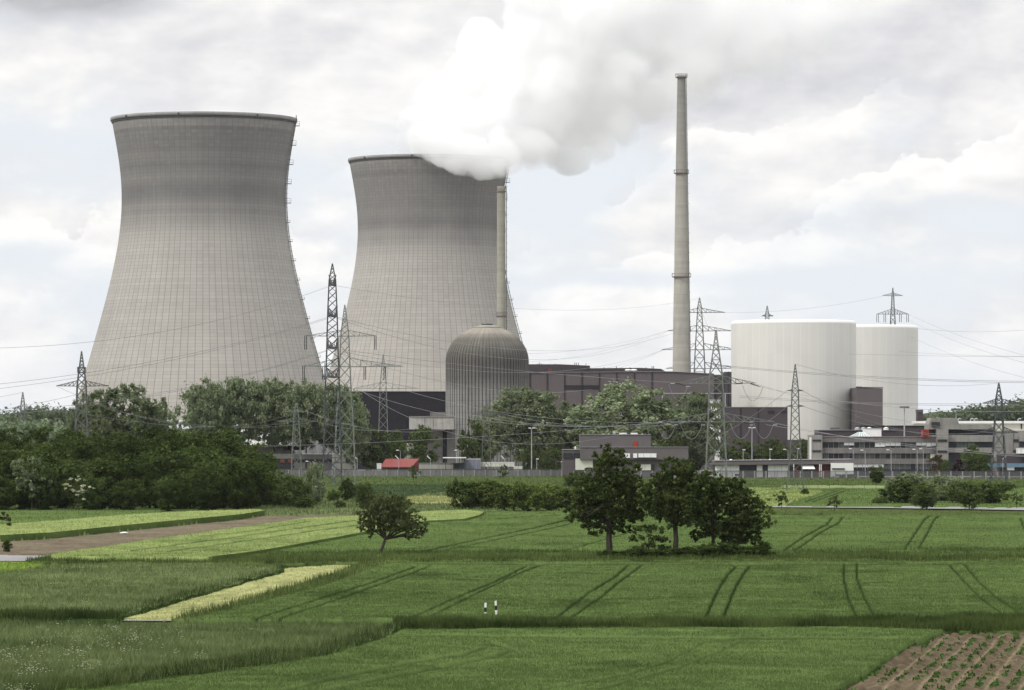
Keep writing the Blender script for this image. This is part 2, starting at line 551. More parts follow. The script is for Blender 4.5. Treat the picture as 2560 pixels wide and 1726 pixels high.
crop('bare_strip', 'pale trodden strip between the fence verge and the crop', [(1960, 1209), (2230, 1210), (2230, 1221), (1960, 1219)], .06, M['meadow'], step=(8, 1.5), tone=.75, patch=.15)
crop('roadside_crop', 'green crop with two wheel tracks behind the country road', [(2065, 1227), (2140, 1222), (2280, 1222), (B, 1216), (B, 1268), (2400, 1264), (1962, 1262), (2010, 1246)], .4, M['wheat'], tracks=[([(2015, 1254), (2060, 1238), (2100, 1224)], 1.6), ([(2030, 1255), (2078, 1238), (2120, 1224)], 1.6)], step=(6, 1.5), tone=.62, patch=.12, blades=30000, bh=.25, bw=.1)
# the country road on the right and its verge
def strip_mesh(name, pts_top, pts_bot, z, mat, kind='structure', label=None):
    v, f = [], []
    for (a, b), (c, d) in zip(pts_top, pts_bot):
        for px, py in ((a, b), (c, d)):
            Y = gy(py, z)
            v.append((X(px, Y), Y, z))
    for i in range(len(pts_top) - 1):
        f.append((2 * i, 2 * i + 1, 2 * i + 3, 2 * i + 2))
    o = mesh_obj(name, np_mesh(name, v, f, mat, [.5] * len(v)))
    tag(o, label, None, None, kind)
    return o
strip_mesh('road', [(1800, 1263.5), (2200, 1264.3), (2560, 1268), (2960, 1272)], [(1800, 1267.3), (2200, 1270), (2560, 1275.5), (2960, 1281)], .10, M['asphalt'])
crop('road_verge', 'mown olive verge in front of the country road', [(1820, 1270), (2200, 1273), (2560, 1279), (B, 1285), (B, 1290), (1820, 1286)], .05, M['turf'], step=(8, 1.0), tone=.75, patch=.25, blades=16000, bh=.12, bw=.09)

tA = [([(1067, 1376), (1200, 1347), (1340, 1318), (1420, 1299)], 1.7), ([(1110, 1376), (1250, 1347), (1430, 1309)], 1.2), ([(1414, 1376), (1506, 1350), (1640, 1312)], 1.3),
      ([(1959, 1376), (2010, 1341), (2067, 1310), (2080, 1294)], 2.2), ([(1987, 1376), (2051, 1331), (2096, 1307), (2106, 1293)], 2.2),
      ([(2262, 1373), (2284, 1338), (2313, 1296), (2329, 1287)], 2.2), ([(2297, 1370), (2319, 1331), (2335, 1299), (2351, 1287)], 2.2),
      ([(2552, 1296), (2560, 1318), (2600, 1370)], 2.2), ([(1935, 1286), (2540, 1284)], 1.0), ([(1240, 1297), (1330, 1290), (1400, 1287)], 1.0)]
crop('wheat_field', 'dark green wheat behind the row of big trees, crossed by wheel tracks', [(1218, 1278), (1500, 1276), (1820, 1281), (2200, 1286), (B, 1288), (B, 1388), (560, 1388), (700, 1372), (905, 1335), (1067, 1306), (1163, 1300), (1213, 1287)],
     .5, M['wheat'], tracks=tA, step=(4, 1.5), tone=.55, patch=.10, pscale=14, blades=110000, bh=.14, bw=.07, jit=.12, dents=.2, stripes=(.7, 3.1, .05))
crop('green_strip', 'dark green field edge between the wood and the long barley strip', [(A, 1272), (440, 1273), (330, 1285), (130, 1302), (A, 1330)], .15, M['wheat'], step=(8, 1.5), tone=.6, patch=.1, blades=9000, bh=.25, bw=.1)
crop('ploughed_field', 'brown ploughed strip between two pale barley fields', [(A, 1352), (0, 1346), (320, 1318), (480, 1303), (660, 1289), (800, 1280), (900, 1284), (760, 1300), (540, 1330), (250, 1374), (150, 1388), (A, 1390)], .08, M['soil'], step=(5, 1.5), tone=.55, patch=.3, pscale=6, amp=.08, blades=0)
crop('barley_field', 'long pale green barley strip in front of the dark wood', [(A, 1332), (0, 1311), (130, 1302), (330, 1285), (480, 1277), (650, 1273), (664, 1276), (600, 1286), (480, 1297), (320, 1312), (130, 1331), (0, 1338), (A, 1352)],
     .95, M['barley'], step=(4, 1.0), tone=.66, patch=.12, pscale=8, blades=60000, bh=.18, bw=.06, edge=1, jit=.1,
     skirt=[(-300, 1344), (0, 1338), (130, 1331), (320, 1312), (480, 1297), (600, 1286), (664, 1276)])
crop('barley_field', 'pale green barley running from the brown soil to the lone apple tree', [(125, 1384), (250, 1368), (380, 1347), (540, 1326), (640, 1312), (767, 1294), (889, 1288), (1045, 1279), (1112, 1275.5), (1160, 1274), (1200, 1277), (1211, 1280), (1200, 1287), (1163, 1297), (1067, 1302), (905, 1331), (767, 1356), (640, 1378), (520, 1393), (130, 1392)],
     .8, M['barley'], tracks=[([(330, 1376), (560, 1346), (760, 1318), (890, 1300)], 1.6), ([(420, 1378), (640, 1348), (800, 1324), (900, 1312)], 1.8), ([(500, 1340), (640, 1325), (780, 1302)], 1.2)],
     step=(4, 1.0), tone=.52, patch=.15, pscale=10, blades=80000, bh=.16, bw=.06, edge=1, jit=.1, stripes=(2.5, 5.0, .08),
     skirt=[(520, 1392.5), (640, 1378), (767, 1356), (905, 1331), (1067, 1302), (1163, 1297), (1200, 1287), (1211, 1280)])
strip_mesh('side_road', [(-400, 1386), (60, 1387), (135, 1388)], [(-400, 1404), (60, 1403), (70, 1401)], .05, M['asphalt'])
crop('bright_grass', 'bright yellowish grass at the left edge below the side road', [(A, 1402), (70, 1404), (160, 1410), (110, 1422), (0, 1442), (A, 1450)], .12, M['bright'], step=(5, 1.5), tone=.6, patch=.25, blades=9000, bh=.25, bw=.07)
# verge under the trees
crop('field_verge', 'long ragged grass verge under the lone apple tree and the big trees', [(60, 1400), (130, 1391), (300, 1384), (700, 1384), (1000, 1381), (1500, 1381), (2100, 1377), (B, 1373), (B, 1400), (1500, 1402), (1000, 1403), (960, 1405), (890, 1408), (700, 1408), (300, 1408), (130, 1409)],
     .35, M['bank'], step=(5, 1.5), tone=.58, patch=.5, pscale=4, blades=110000, bh=.5, bw=.06, amp=.25)
crop('flower_meadow', 'grey green unmown meadow between the barley and the yellow stubble strip', [(A, 1440), (0, 1432), (120, 1416), (300, 1411), (698, 1416), (704, 1424), (620, 1450), (510, 1480), (380, 1518), (280, 1540), (A, 1541)],
     .35, M['meadow'], step=(5, 2), tone=.42, patch=.3, pscale=7, blades=110000, bh=.38, bw=.045, amp=.15, lean=.7)
crop('stubble_strip', 'mown yellow strip running diagonally beside the grey green meadow', [(272, 1546), (390, 1515), (515, 1478), (640, 1444), (715, 1420), (890, 1410), (822, 1438), (640, 1490), (446, 1548)],
     .12, M['cut'], tracks=[([(430, 1530), (640, 1470), (800, 1425)], 1.5)], step=(5, 1.5), tone=.60, patch=.3, pscale=5, blades=26000, bh=.14, bw=.05, stripes=(-1.8, 2.6, .12), tracktone=-.2)
tB = [([(640, 1546), (675, 1535), (815, 1491), (927, 1456), (1039, 1416)], 2.6), ([(700, 1546), (739, 1532), (847, 1497), (959, 1456), (1023, 1435), (1074, 1414)], 2.6),
      ([(1020, 1546), (1048, 1535), (1118, 1503), (1230, 1456), (1313, 1416)], 2.8), ([(1060, 1546), (1086, 1535), (1195, 1481), (1294, 1433), (1353, 1412)], 2.8),
      ([(1385, 1546), (1395, 1540), (1471, 1481), (1535, 1443), (1570, 1413)], 3.4), ([(1420, 1546), (1433, 1540), (1503, 1491), (1554, 1449), (1604, 1413)], 3.4),
      ([(1762, 1546), (1768, 1534), (1793, 1478), (1819, 1436), (1841, 1414)], 3.6), ([(1808, 1546), (1811, 1534), (1838, 1468), (1857, 1436), (1876, 1412)], 3.6),
      ([(2110, 1409), (2109, 1443), (2121, 1497), (2145, 1546)], 3.2), ([(2142, 1409), (2142, 1443), (2160, 1491), (2190, 1546)], 3.0),
      ([(2373, 1411), (2415, 1456), (2456, 1497), (2524, 1546)], 2.8), ([(2412, 1411), (2450, 1456), (2498, 1497), (2570, 1546)], 2.8),
      ([(1040, 1409), (1340, 1411), (1900, 1412), (2440, 1409)], 1.3), ([(1975, 1437), (2040, 1445)], 1.5), ([(2160, 1457), (2230, 1453)], 2)]
crop('wheat_field', 'broad green wheat field in the middle, crossed by six pairs of wheel tracks', [(470, 1548), (560, 1524), (640, 1507), (720, 1484), (812, 1462), (901, 1430), (935, 1415), (975, 1407), (1100, 1404), (1980, 1404), (B, 1400), (B, 1549)],
     .5, M['wheat'], tracks=tB, step=(4, 1.5), tone=.56, patch=.12, pscale=7, blades=300000, bh=.14, bw=.05, jit=.14, dents=.22, stripes=(.1, 1.9, .025))
crop('stubble_edge', 'dark tall grass edge along the mown yellow strip', [(420, 1549), (560, 1518), (660, 1485), (822, 1437), (890, 1411), (975, 1404), (925, 1422), (812, 1468), (640, 1514), (500, 1549)],
     .35, M['verge'], step=(5, 1.5), tone=.42, patch=.3, pscale=3, blades=30000, bh=.6, bw=.06)
strip_mesh('farm_track', [(-400, 1546.5), (1280, 1546.5), (2960, 1544.5)], [(-400, 1552), (1280, 1552), (2960, 1550)], .03, M['track'])
crop('flower_meadow', 'tall flowering meadow in the bottom left corner dotted with white umbels', [(A, 1563), (900, 1562), (1000, 1566), (991, 1575), (943, 1598), (831, 1633), (640, 1666), (446, 1690), (175, 1728), (60, 1745), (A, 1810)],
     .4, M['meadow'], step=(6, 2), tone=.34, patch=.3, pscale=6, blades=330000, bh=.48, bw=.035, amp=.25, lean=.7)
crop('grass_bank', 'dark rank grass along the narrow farm track', [(980, 1557), (1300, 1556), (1420, 1560), (1520, 1560), (1640, 1554), (1860, 1561), (1960, 1558), (2160, 1551), (B, 1549), (B, 1575), (2400, 1577), (2100, 1569), (1600, 1571), (1300, 1573), (1010, 1571)],
     .3, M['bank'], step=(5, 1.5), tone=.40, patch=.5, pscale=4, blades=130000, bh=.6, bw=.05, amp=.25)
tC = [([(700, 1726), (819, 1698), (927, 1676), (1023, 1656), (1163, 1634), (1214, 1618)], 2.5), ([(800, 1726), (876, 1711), (991, 1688), (1086, 1669), (1246, 1637), (1278, 1625)], 2.8),
      ([(1039, 1588), (1280, 1590), (1535, 1592), (1758, 1595), (1980, 1593), (2243, 1595)], 1.8), ([(1356, 1722), (1567, 1685), (1663, 1656), (1765, 1602)], 1.6),
      ([(1510, 1719), (1694, 1669), (1806, 1625), (1854, 1602)], 1.6), ([(1230, 1608), (1285, 1622), (1300, 1632)], 2.5)]
crop('wheat_field', 'nearest green wheat field along the bottom edge of the photo', [(-300, 1800), (175, 1729), (446, 1692), (640, 1668), (831, 1635), (943, 1600), (1010, 1572), (1300, 1570), (2100, 1567), (2360, 1574), (2275, 1606), (2147, 1687), (2060, 1735), (1930, 1810)],
     .45, M['wheat'], tracks=[(a, w * 1.7) for a, w in tC], step=(5, 2), tone=.62, patch=.14, pscale=5, blades=420000, bh=.14, bw=.04, jit=.18, dents=.18, stripes=(.9, 1.7, .03), tracktone=-.4)

crop('meadow_edge', 'dark uncut grass edge between the grey green meadow and the yellow strip', [(236, 1548), (360, 1512), (500, 1474), (606, 1446), (702, 1418), (712, 1426), (636, 1446), (510, 1482), (378, 1521), (276, 1549)],
     .35, M['bank'], step=(4, 1.5), tone=.12, patch=.5, pscale=3, blades=16000, bh=.6, bw=.06, amp=.2)
crop('meadow_edge', 'dark grass edge at the foot of the grey green meadow, left of the yellow strip', [(A, 1536), (120, 1534), (300, 1541), (290, 1549), (A, 1548)],
     .35, M['bank'], step=(4, 1.5), tone=.12, patch=.5, pscale=4, blades=14000, bh=.55, bw=.06, amp=.2)
crop('meadow_edge', 'shaggy dark grass edge between the flowering meadow and the nearest wheat', [(60, 1730), (175, 1710), (446, 1672), (640, 1650), (831, 1617), (930, 1588), (985, 1566), (1006, 1574), (948, 1602), (835, 1637), (640, 1671), (446, 1695), (175, 1734), (60, 1752)],
     .38, M['bank'], step=(5, 2), tone=.18, patch=.8, pscale=3, blades=60000, bh=.7, bw=.045, amp=.3)

# potato ridges, bottom right: real ridges 0.95 m apart, sandy wheel furrows every second one
def potato():
    x = np.arange(1850, 2960, 4.0)
    y = np.arange(1572, 1830, 2.0)
    px, py = np.meshgrid(x, y)
    poly = [(2355, 1576), (B, 1572), (B, 1826), (1890, 1826), (2060, 1735), (2147, 1686), (2275, 1605)]
    Xw, Yw = ground_xy(px, py, .1)
    s = Xw - .168 * Yw
    per = .97
    ph = s / per + (fbm(Xw, Yw, 6, 2, 2) - .5) * .35
    ridge = .5 + .5 * np.cos(ph * 2 * math.pi)
    sand = ((np.floor(ph + .5) % 2) == 0)
    near = np.clip(1 - np.abs((ph % 2) - .5) / .16, 0, 1)
    t = .40 + (fbm(Xw, Yw, 1.2, 5, 4) - .5) * .6 + near * (.45 + .5 * (fbm(Xw, Yw, 1.0, 6, 2) - .5))
    z = .02 + .14 * ridge + (fbm(Xw, Yw, .6, 7, 3) - .5) * .12
    mask = inside(px + (fbm(Xw, Yw, 1.5, 3, 3) - .5) * 18, py, poly)
    z = np.where(mask, z, -.06)
    v, f, t = sheet(px, py, .1, z, mask, t)
    tag(mesh_obj('potato_field', np_mesh('potato_field', v, f, M['sand'], t)), 'brown ridged potato soil with pale sandy furrows, bottom right', kind='stuff')
    # seedlings on the ridges
    V, T = [], []
    n = 7000
    bx = rs.uniform(1880, 2940, n * 4)
    by = rs.uniform(1576, 1815, n * 4)
    ok = inside(bx, by, poly)
    bx, by = bx[ok][:n], by[ok][:n]
    Xb, Yb = ground_xy(bx, by, .1)
    s = Xb - .168 * Yb
    ph = s / per + (fbm(Xb, Yb, 6, 2, 2) - .5) * .35
    k = np.round((ph - .0) / 1.0)
    dens = fbm(Xb, Yb, 2.0, 14, 3)
    keep = dens > .52
    s2 = (k - (fbm(Xb, Yb, 6, 2, 2) - .5) * .35) * per
    Xb = s2 + .168 * Yb + rs.normal(0, .06, len(Xb))
    Xb, Yb = Xb[keep], Yb[keep]
    for i in range(3):
        q = len(Xb)
        ax, ay = rs.normal(0, .09, q), rs.normal(0, .14, q)
        a = rs.rand(q) * 6.28
        r = .055 + .045 * rs.rand(q)
        zc = .14 + rs.rand(q) * .12
        c = np.stack([Xb + ax, Yb + ay, zc], -1)
        u = np.stack([np.cos(a) * r, np.sin(a) * r, rs.normal(0, .05, q)], -1)
        w = np.stack([-np.sin(a) * r * .6, np.cos(a) * r * .6, rs.normal(.0, .07, q)], -1)
        V.append(np.stack([c - u, c - w, c + u, c + w], 1).reshape(-1, 3))
        T.append(np.repeat(rs.rand(q), 4))
    V = np.concatenate(V)
    tag(mesh_obj('potato_plants', np_mesh('potato_plants', V, np.arange(len(V)).reshape(-1, 4), M['potato'], np.concatenate(T))), 'young green potato plants in rows on the brown soil', kind='stuff')
potato()

# white umbels over the two meadows (cow parsley, beyond counting)
def umbels():
    V = []
    spots = [(15, 1640, 60, 30), (75, 1670, 50, 40), (165, 1640, 90, 22), (215, 1570, 60, 12), (330, 1600, 90, 18), (390, 1585, 90, 14), (250, 1615, 60, 10), (440, 1630, 60, 8), (220, 1665, 30, 14),
             (50, 1720, 40, 20), (500, 1600, 40, 8), (100, 1610, 80, 20), (420, 1428, 30, 4), (165, 1512, 20, 4), (210, 1502, 20, 5), (225, 1590, 140, 25), (290, 1570, 30, 6), (300, 1610, 70, 12), (130, 1560, 40, 6), (365, 1592, 60, 10)]
    for cx, cy, sp, n in spots:
        for i in range(int(n * .75)):
            px, py = cx + rs.normal(0, sp * .45), cy + rs.normal(0, sp * .16)
            h = .95 if py > 1550 else .7
            Xc, Yc = ground_xy(px, py, h)
            for j in range(rs.randint(2, 6)):
                c = Vector((Xc + rs.normal(0, .16), Yc + rs.normal(0, .16), h + rs.normal(0, .10)))
                r = .03 + rs.rand() * .035
                a0 = rs.rand() * 6
                V.append([(c.x + math.cos(a0 + k * 1.5708) * r, c.y + math.sin(a0 + k * 1.5708) * r, c.z + (k % 2) * .03) for k in range(4)])
    V = np.array(V).reshape(-1, 3)
    tag(mesh_obj('umbel_flowers', np_mesh('umbel_flowers', V, np.arange(len(V)).reshape(-1, 4), M['umbel'], None)), 'white umbel flower heads scattered over the left meadows', kind='stuff')
umbels()
# ---------------------------------------------------------------- trees and shrubs
M['bark'] = plain('bark', (.045, .036, .030), .95, .3, 2)
M['bark_grey'] = plain('bark_grey', (.12, .11, .095), .95, .25, 1)
M['leaf_dark'] = leaf_mat('leaf_dark', (.018, .030, .010), (.084, .115, .034), .22)
M['leaf_near'] = leaf_mat('leaf_near', (.013, .022, .007), (.100, .130, .042), .2)
M['leaf_apple'] = leaf_mat('leaf_apple', (.030, .040, .016), (.140, .160, .070), .25)
M['leaf_willow'] = leaf_mat('leaf_willow', (.085, .110, .062), (.250, .288, .178), .28)
M['leaf_olive'] = leaf_mat('leaf_olive', (.032, .048, .016), (.120, .155, .055), .25)
M['leaf_light'] = leaf_mat('leaf_light', (.06, .09, .02), (.17, .22, .07), .3)
M['leaf_purple'] = leaf_mat('leaf_purple', (.020, .008, .012), (.060, .022, .030), .2)
M['leaf_copper'] = leaf_mat('leaf_copper', (.045, .035, .020), (.12, .095, .055), .2)
M['leaf_far_hazed'] = leaf_mat('leaf_far_hazed', (.075, .100, .070), (.200, .240, .150), .2)  # haze over the far woods is put into these paler leaf colours
M['blossom'] = leaf_mat('blossom', (.12, .15, .08), (.55, .56, .42), .2)

def leaf_cloud(cen, rad, per, size, tone, rs, squash=.8, up=.3):
    """quads scattered through clumps; each clump carries its own tone"""
    n = len(cen)
    idx = np.repeat(np.arange(n), per)
    q = len(idx)
    dv = rs.normal(size=(q, 3))
    dv /= np.linalg.norm(dv, axis=1)[:, None]
    r = np.abs(rs.normal(0, .62, q)) + .12
    r = np.where(r > 1.7, 1.0, r)
    off = dv * (rad[idx] * r)[:, None]
    st = rs.uniform(.6, 1.5, (n, 3))
    off *= st[idx]
    off[:, 2] *= squash
    c = cen[idx] + off
    nrm = dv * .8 + rs.normal(size=(q, 3)) * .7
    nrm[:, 2] += up
    nrm /= np.linalg.norm(nrm, axis=1)[:, None]
    t = rs.normal(size=(q, 3))
    u = np.cross(nrm, t)
    u /= np.linalg.norm(u, axis=1)[:, None]
    w = np.cross(nrm, u)
    s = size * rs.uniform(.6, 1.3, q)
    u *= s[:, None]
    w *= (s * .6)[:, None]
    V = np.stack([c - u, c - w, c + u, c + w], 1).reshape(-1, 3)
    T = np.repeat(np.clip(tone[idx] + rs.normal(0, .16, q), 0, 1), 4)
    return V, T
def lobes_crown(lobes, nclump, per, size, seed, crad=.2, shell=.55, depth=.9):
    """lobes: (x, z, rx, rz) seen from the front, metres from the trunk base; clumps fill them in depth too"""
    rs = np.random.RandomState(seed)
    ar = np.array([l[2] * l[3] for l in lobes])
    ar = ar / ar.sum()
    cen, rad = [], []
    big = max(l[2] for l in lobes)
    for x, z, rx, rz in [lobes[i] for i in rs.choice(len(lobes), nclump, p=ar)]:
        dv = rs.normal(size=3)
        dv /= np.linalg.norm(dv)
        r = rs.uniform(shell, 1.0) if rs.rand() < .75 else rs.uniform(.1, shell)
        ry = rx * depth
        cen.append((x + dv[0] * rx * r, dv[1] * ry * r, z + dv[2] * rz * r))
        rad.append(crad * (.6 + .8 * rs.rand()) * (rx * .5 + big * .5))
    cen, rad = np.array(cen), np.array(rad)
    tone = np.clip(rs.normal(.45, .16, nclump), 0, 1)
    return leaf_cloud(cen, rad, per, size, tone, rs), cen
def trunk_mesh(lobes, r0, h0, seed, lean=(0, 0), bend=.3):
    rs = np.random.RandomState(seed + 99)
    mb = MB()
    top = Vector((lean[0], lean[1], h0))
    mid = Vector((lean[0] * .35 + rs.normal(0, .06), 0, h0 * .5))
    mb.tube([(0, 0, -.2), (0, 0, .12 * h0), mid, top], [r0 * 1.35, r0, r0 * .82, r0 * .7], 7)
    for x, z, rx, rz in lobes:
        for k in range(2):
            e = Vector((x + rs.normal(0, rx * .25), rs.normal(0, rx * .3), z + rs.normal(0, rz * .2)))
            m1 = top.lerp(e, .45) + Vector((rs.normal(0, .25 * bend), rs.normal(0, .25 * bend), rs.uniform(0, bend)))
            mb.tube([top - Vector((0, 0, h0 * .08)), m1, e], [r0 * .5, r0 * .3, r0 * .08], 5)
            for j in range(2):
                e2 = e + Vector((rs.normal(0, rx * .4), rs.normal(0, rx * .4), rs.normal(.1, rz * .35)))
                mb.tube([m1.lerp(e, .4), e2], [r0 * .2, r0 * .04], 4)
    return mb
def crown_mesh(name, lobes, nclump, per, size, seed, mat, **k):
    (V, T), c = lobes_crown(lobes, nclump, per, size, seed, **k)
    return np_mesh(name, V, np.arange(len(V)).reshape(-1, 4), mat, T)
def raw_trunk(mb, name, mat):
    me = bpy.data.meshes.new(name)
    me.from_pydata(mb.v, [], mb.f)
    me.materials.append(mat)
    return me

SPECIES = {}
def species(key, builder):
    SPECIES[key] = builder
def rand_lobes(seed, w, h, z0, n):
    """uneven crown outline inside w x h above z0"""
    rs = np.random.RandomState(seed)
    out = [(0, z0 + h * .5, w * .44, h * .45)]
    for i in range(n):
        a = i / n * 2 * math.pi + rs.uniform(-.4, .4)
        r = rs.uniform(.45, .62)
        lr = rs.uniform(.15, .24)
        out.append((math.cos(a) * w * .5 * r * 1.15, z0 + h * .5 + math.sin(a) * h * .5 * r * 1.15, w * lr, h * lr * rs.uniform(.8, 1.1)))
    return out
def make_species(key, w, h, trunk_h, trunk_r, nclump, per, leaf, mat, bark, seeds, name='tree', crad=.2, n=7, **k):
    L_ = []
    for s in seeds:
        lb = rand_lobes(s, w, h, trunk_h, n)
        (V, T), c_ = lobes_crown(lb, nclump, per, leaf, s, crad=crad, **k)
        lo, hi = np.percentile(V, .4, axis=0), np.percentile(V, 99.6, axis=0)
        V[:, 0] = (V[:, 0] - (lo[0] + hi[0]) / 2) * w / (hi[0] - lo[0])
        V[:, 1] = (V[:, 1] - (lo[1] + hi[1]) / 2) * w / (hi[1] - lo[1])
        V[:, 2] = trunk_h * .8 + (V[:, 2] - lo[2]) * (h + trunk_h * .2) / (hi[2] - lo[2])
        cm = np_mesh('crown', V, np.arange(len(V)).reshape(-1, 4), mat, T)
        tm = raw_trunk(trunk_mesh(lb[:5], trunk_r, trunk_h + h * .25, s), 'trunk', bark)
        L_.append((tm, cm))
    SPECIES[key] = (L_, w, h + trunk_h, name)
def plant(key, variant, px, Y, width, height, label, cat='tree', group=None, rz=0.0, name=None, z=0.0):
    """one tree or shrub: an Empty at its foot with its trunk and its crown"""
    L_, w, h, nm = SPECIES[key]
    tm, cm = L_[variant % len(L_)]
    e = empty(name or nm, (X(px, Y), Y, z), label, cat, group, rz)
    e.scale = (width / w, width / w, height / h)
    mesh_obj('trunk', tm, e)
    mesh_obj('crown', cm, e)
    return e
def plantp(key, variant, px, pytop, pxw, pybase, label, cat='tree', group=None, name=None, rz=0.0, Y=None):
    Y = Y or gy(pybase)
    return plant(key, variant, px, Y, L(pxw, Y), CAMH - (pytop - YH) * Y / F, label, cat, group, rz, name)

make_species('wood', 11, 12.5, 1.2, .22, 230, 75, .19, M['leaf_dark'], M['bark'], (1, 2, 3, 4), 'broadleaf_tree', crad=.17)
make_species('woodlow', 9, 8, .2, .16, 170, 75, .18, M['leaf_dark'], M['bark'], (11, 12), 'broadleaf_tree', crad=.18)
make_species('willow', 16, 15, 4.0, .30, 330, 75, .26, M['leaf_willow'], M['bark'], (21, 22, 23), 'willow_tree', crad=.13)
make_species('olive', 9, 10, 1.0, .2, 170, 70, .2, M['leaf_olive'], M['bark'], (31, 32, 33), 'broadleaf_tree', crad=.17)
make_species('bush', 6, 4.2, .1, .08, 140, 65, .14, M['leaf_olive'], M['bark'], (41, 42, 43), 'bush', crad=.2)
M['leaf_hedge'] = leaf_mat('leaf_hedge', (.040, .060, .016), (.165, .205, .060), .25)
make_species('bushlight', 6, 4.2, .1, .08, 150, 65, .14, M['leaf_hedge'], M['bark'], (48, 49), 'bush', crad=.2)
make_species('willowrow', 16, 11.5, 7.5, .26, 330, 75, .24, M['leaf_willow'], M['bark'], (24, 25, 26), 'willow_tree', crad=.13)
make_species('bushdark', 5, 4.2, .1, .08, 130, 65, .13, M['leaf_dark'], M['bark'], (44, 45), 'bush', crad=.2)
make_species('bushgrey', 7, 5, .1, .1, 160, 65, .16, M['leaf_willow'], M['bark'], (46, 47), 'bush', crad=.18)
make_species('sapling', 2.6, 2.6, 1.2, .06, 22, 45, .12, M['leaf_olive'], M['bark'], (51, 52), 'young_tree', crad=.2)
make_species('light', 5, 7, 1.6, .09, 46, 60, .13, M['leaf_light'], M['bark'], (61,), 'young_tree', crad=.16)
make_species('purple', 4, 4.5, .4, .1, 40, 60, .2, M['leaf_purple'], M['bark'], (71,), 'broadleaf_tree', crad=.2)
make_species('copper', 7, 5.5, .6, .1, 50, 70, .2, M['leaf_copper'], M['bark'], (72,), 'broadleaf_tree', crad=.2)

# the wood on the left: four staggered rows
WG = 'trees of the dark wood on the left'
wood = []
rr = random.Random(5)
for row, (Y, y0, hmin, hmax, dx0) in enumerate(((765, 0, 9.0, 12.5, 62), (810, 0, 12.0, 14.8, 66), (860, 0, 14.0, 16.2, 64))):
    px = -260 + row * 23
    while px < 668 - row * 14:
        wood.append((px + rr.uniform(-14, 14), Y + rr.uniform(-14, 14), rr.uniform(hmin, hmax), row))
        px += dx0
ends = 0
for i, (px, Y, h, row) in enumerate(wood):
    if px > 590:
        h *= 1 - (px - 590) / 80 * .4
    plant('woodlow' if row == 0 else 'wood', i, px, Y, rr.uniform(9.5, 12.5), h, ('dark green tree on the edge of the wood, reaching down to the field', 'dark green tree in the middle of the left wood', 'dark green tree topping the left wood against the paler trees')[row],
          'tree', WG + (' edge', ' middle', ' top')[row], rr.uniform(0, 6.28))
for i, (px, top, w, lab) in enumerate(((110, 1172, 95, 'low bush at the foot of the wood near the left edge'), (230, 1190, 80, 'low bush at the foot of the wood, second from the left edge'), (320, 1200, 90, 'low dark bush under the middle of the wood'),
        (420, 1195, 80, 'rounded bush where the wood meets the barley strip'), (520, 1170, 110, 'broad bush near the right end of the wood'), (610, 1150, 110, 'tall bush at the right end of the wood'), (5, 1195, 90, 'grey bush cut by the left edge of the photo'))):
    plantp('woodlow', i, px, top, w, 1277, lab, 'bush', None, 'bush', i * 1.3)
make_species('blossom', 4, 4.5, 3.0, .05, 34, 40, .13, M['blossom'], M['bark'], (81,), 'flowering_tree', crad=.14)
plant('blossom', 0, 198, 741, 5.6, 6.5, 'tree with drooping white blossom in front of the dark wood', 'tree')
make_species('greytree', 6, 6, 3.0, .1, 60, 60, .16, M['leaf_willow'], M['bark'], (83,), 'broadleaf_tree', crad=.15)
plant('greytree', 0, 80, 742, 7.2, 10.0, 'grey green tree standing out in front of the dark wood near the left edge', 'tree')

# pale willows and other trees by the plant
for i, (px, top, w, Y, lab) in enumerate((
        (310, 966, 190, 1150, 'pale rounded willow in front of the left cooling tower'),
        (400, 1000, 90, 1160, 'smaller pale willow right of the rounded one before the left cooling tower'),
        (215, 990, 90, 1170, 'pale willow behind the lattice pylon left of the cooling towers'),
        (515, 955, 130, 1340, 'leftmost pale tree of the tall willow row before the left cooling tower'),
        (600, 950, 140, 1345, 'tall willow with bare lower trunks right of the leftmost one in the row'),
        (685, 953, 130, 1350, 'tall pale willow in the middle of the row before the left cooling tower'),
        (765, 957, 130, 1345, 'tall willow just left of the big dark pylon'),
        (845, 965, 120, 1350, 'tall willow behind the big dark pylon'),
        (885, 1012, 70, 1340, 'willow overlapping the left corner of the black building'),
        (1310, 972, 190, 1400, 'rounded willow right of the ribbed dome'),
        (1425, 1008, 120, 1410, 'darker tree between the two rounded willows before the brown hall'),
        (1570, 964, 270, 1390, 'widest pale willow in front of the brown turbine hall'),
        (1745, 985, 130, 1400, 'pale willow behind the broad pylon with hanging cable loops'),
        (1215, 1020, 60, 1420, 'narrow tree against the right side of the ribbed dome'),
        )):
    plant('willowrow' if 3 <= i <= 7 else 'willow', i, px, Y, L(w, Y) * 1.1, CAMH - (top - YH) * Y / F, lab, 'tree', None, i * 1.7)
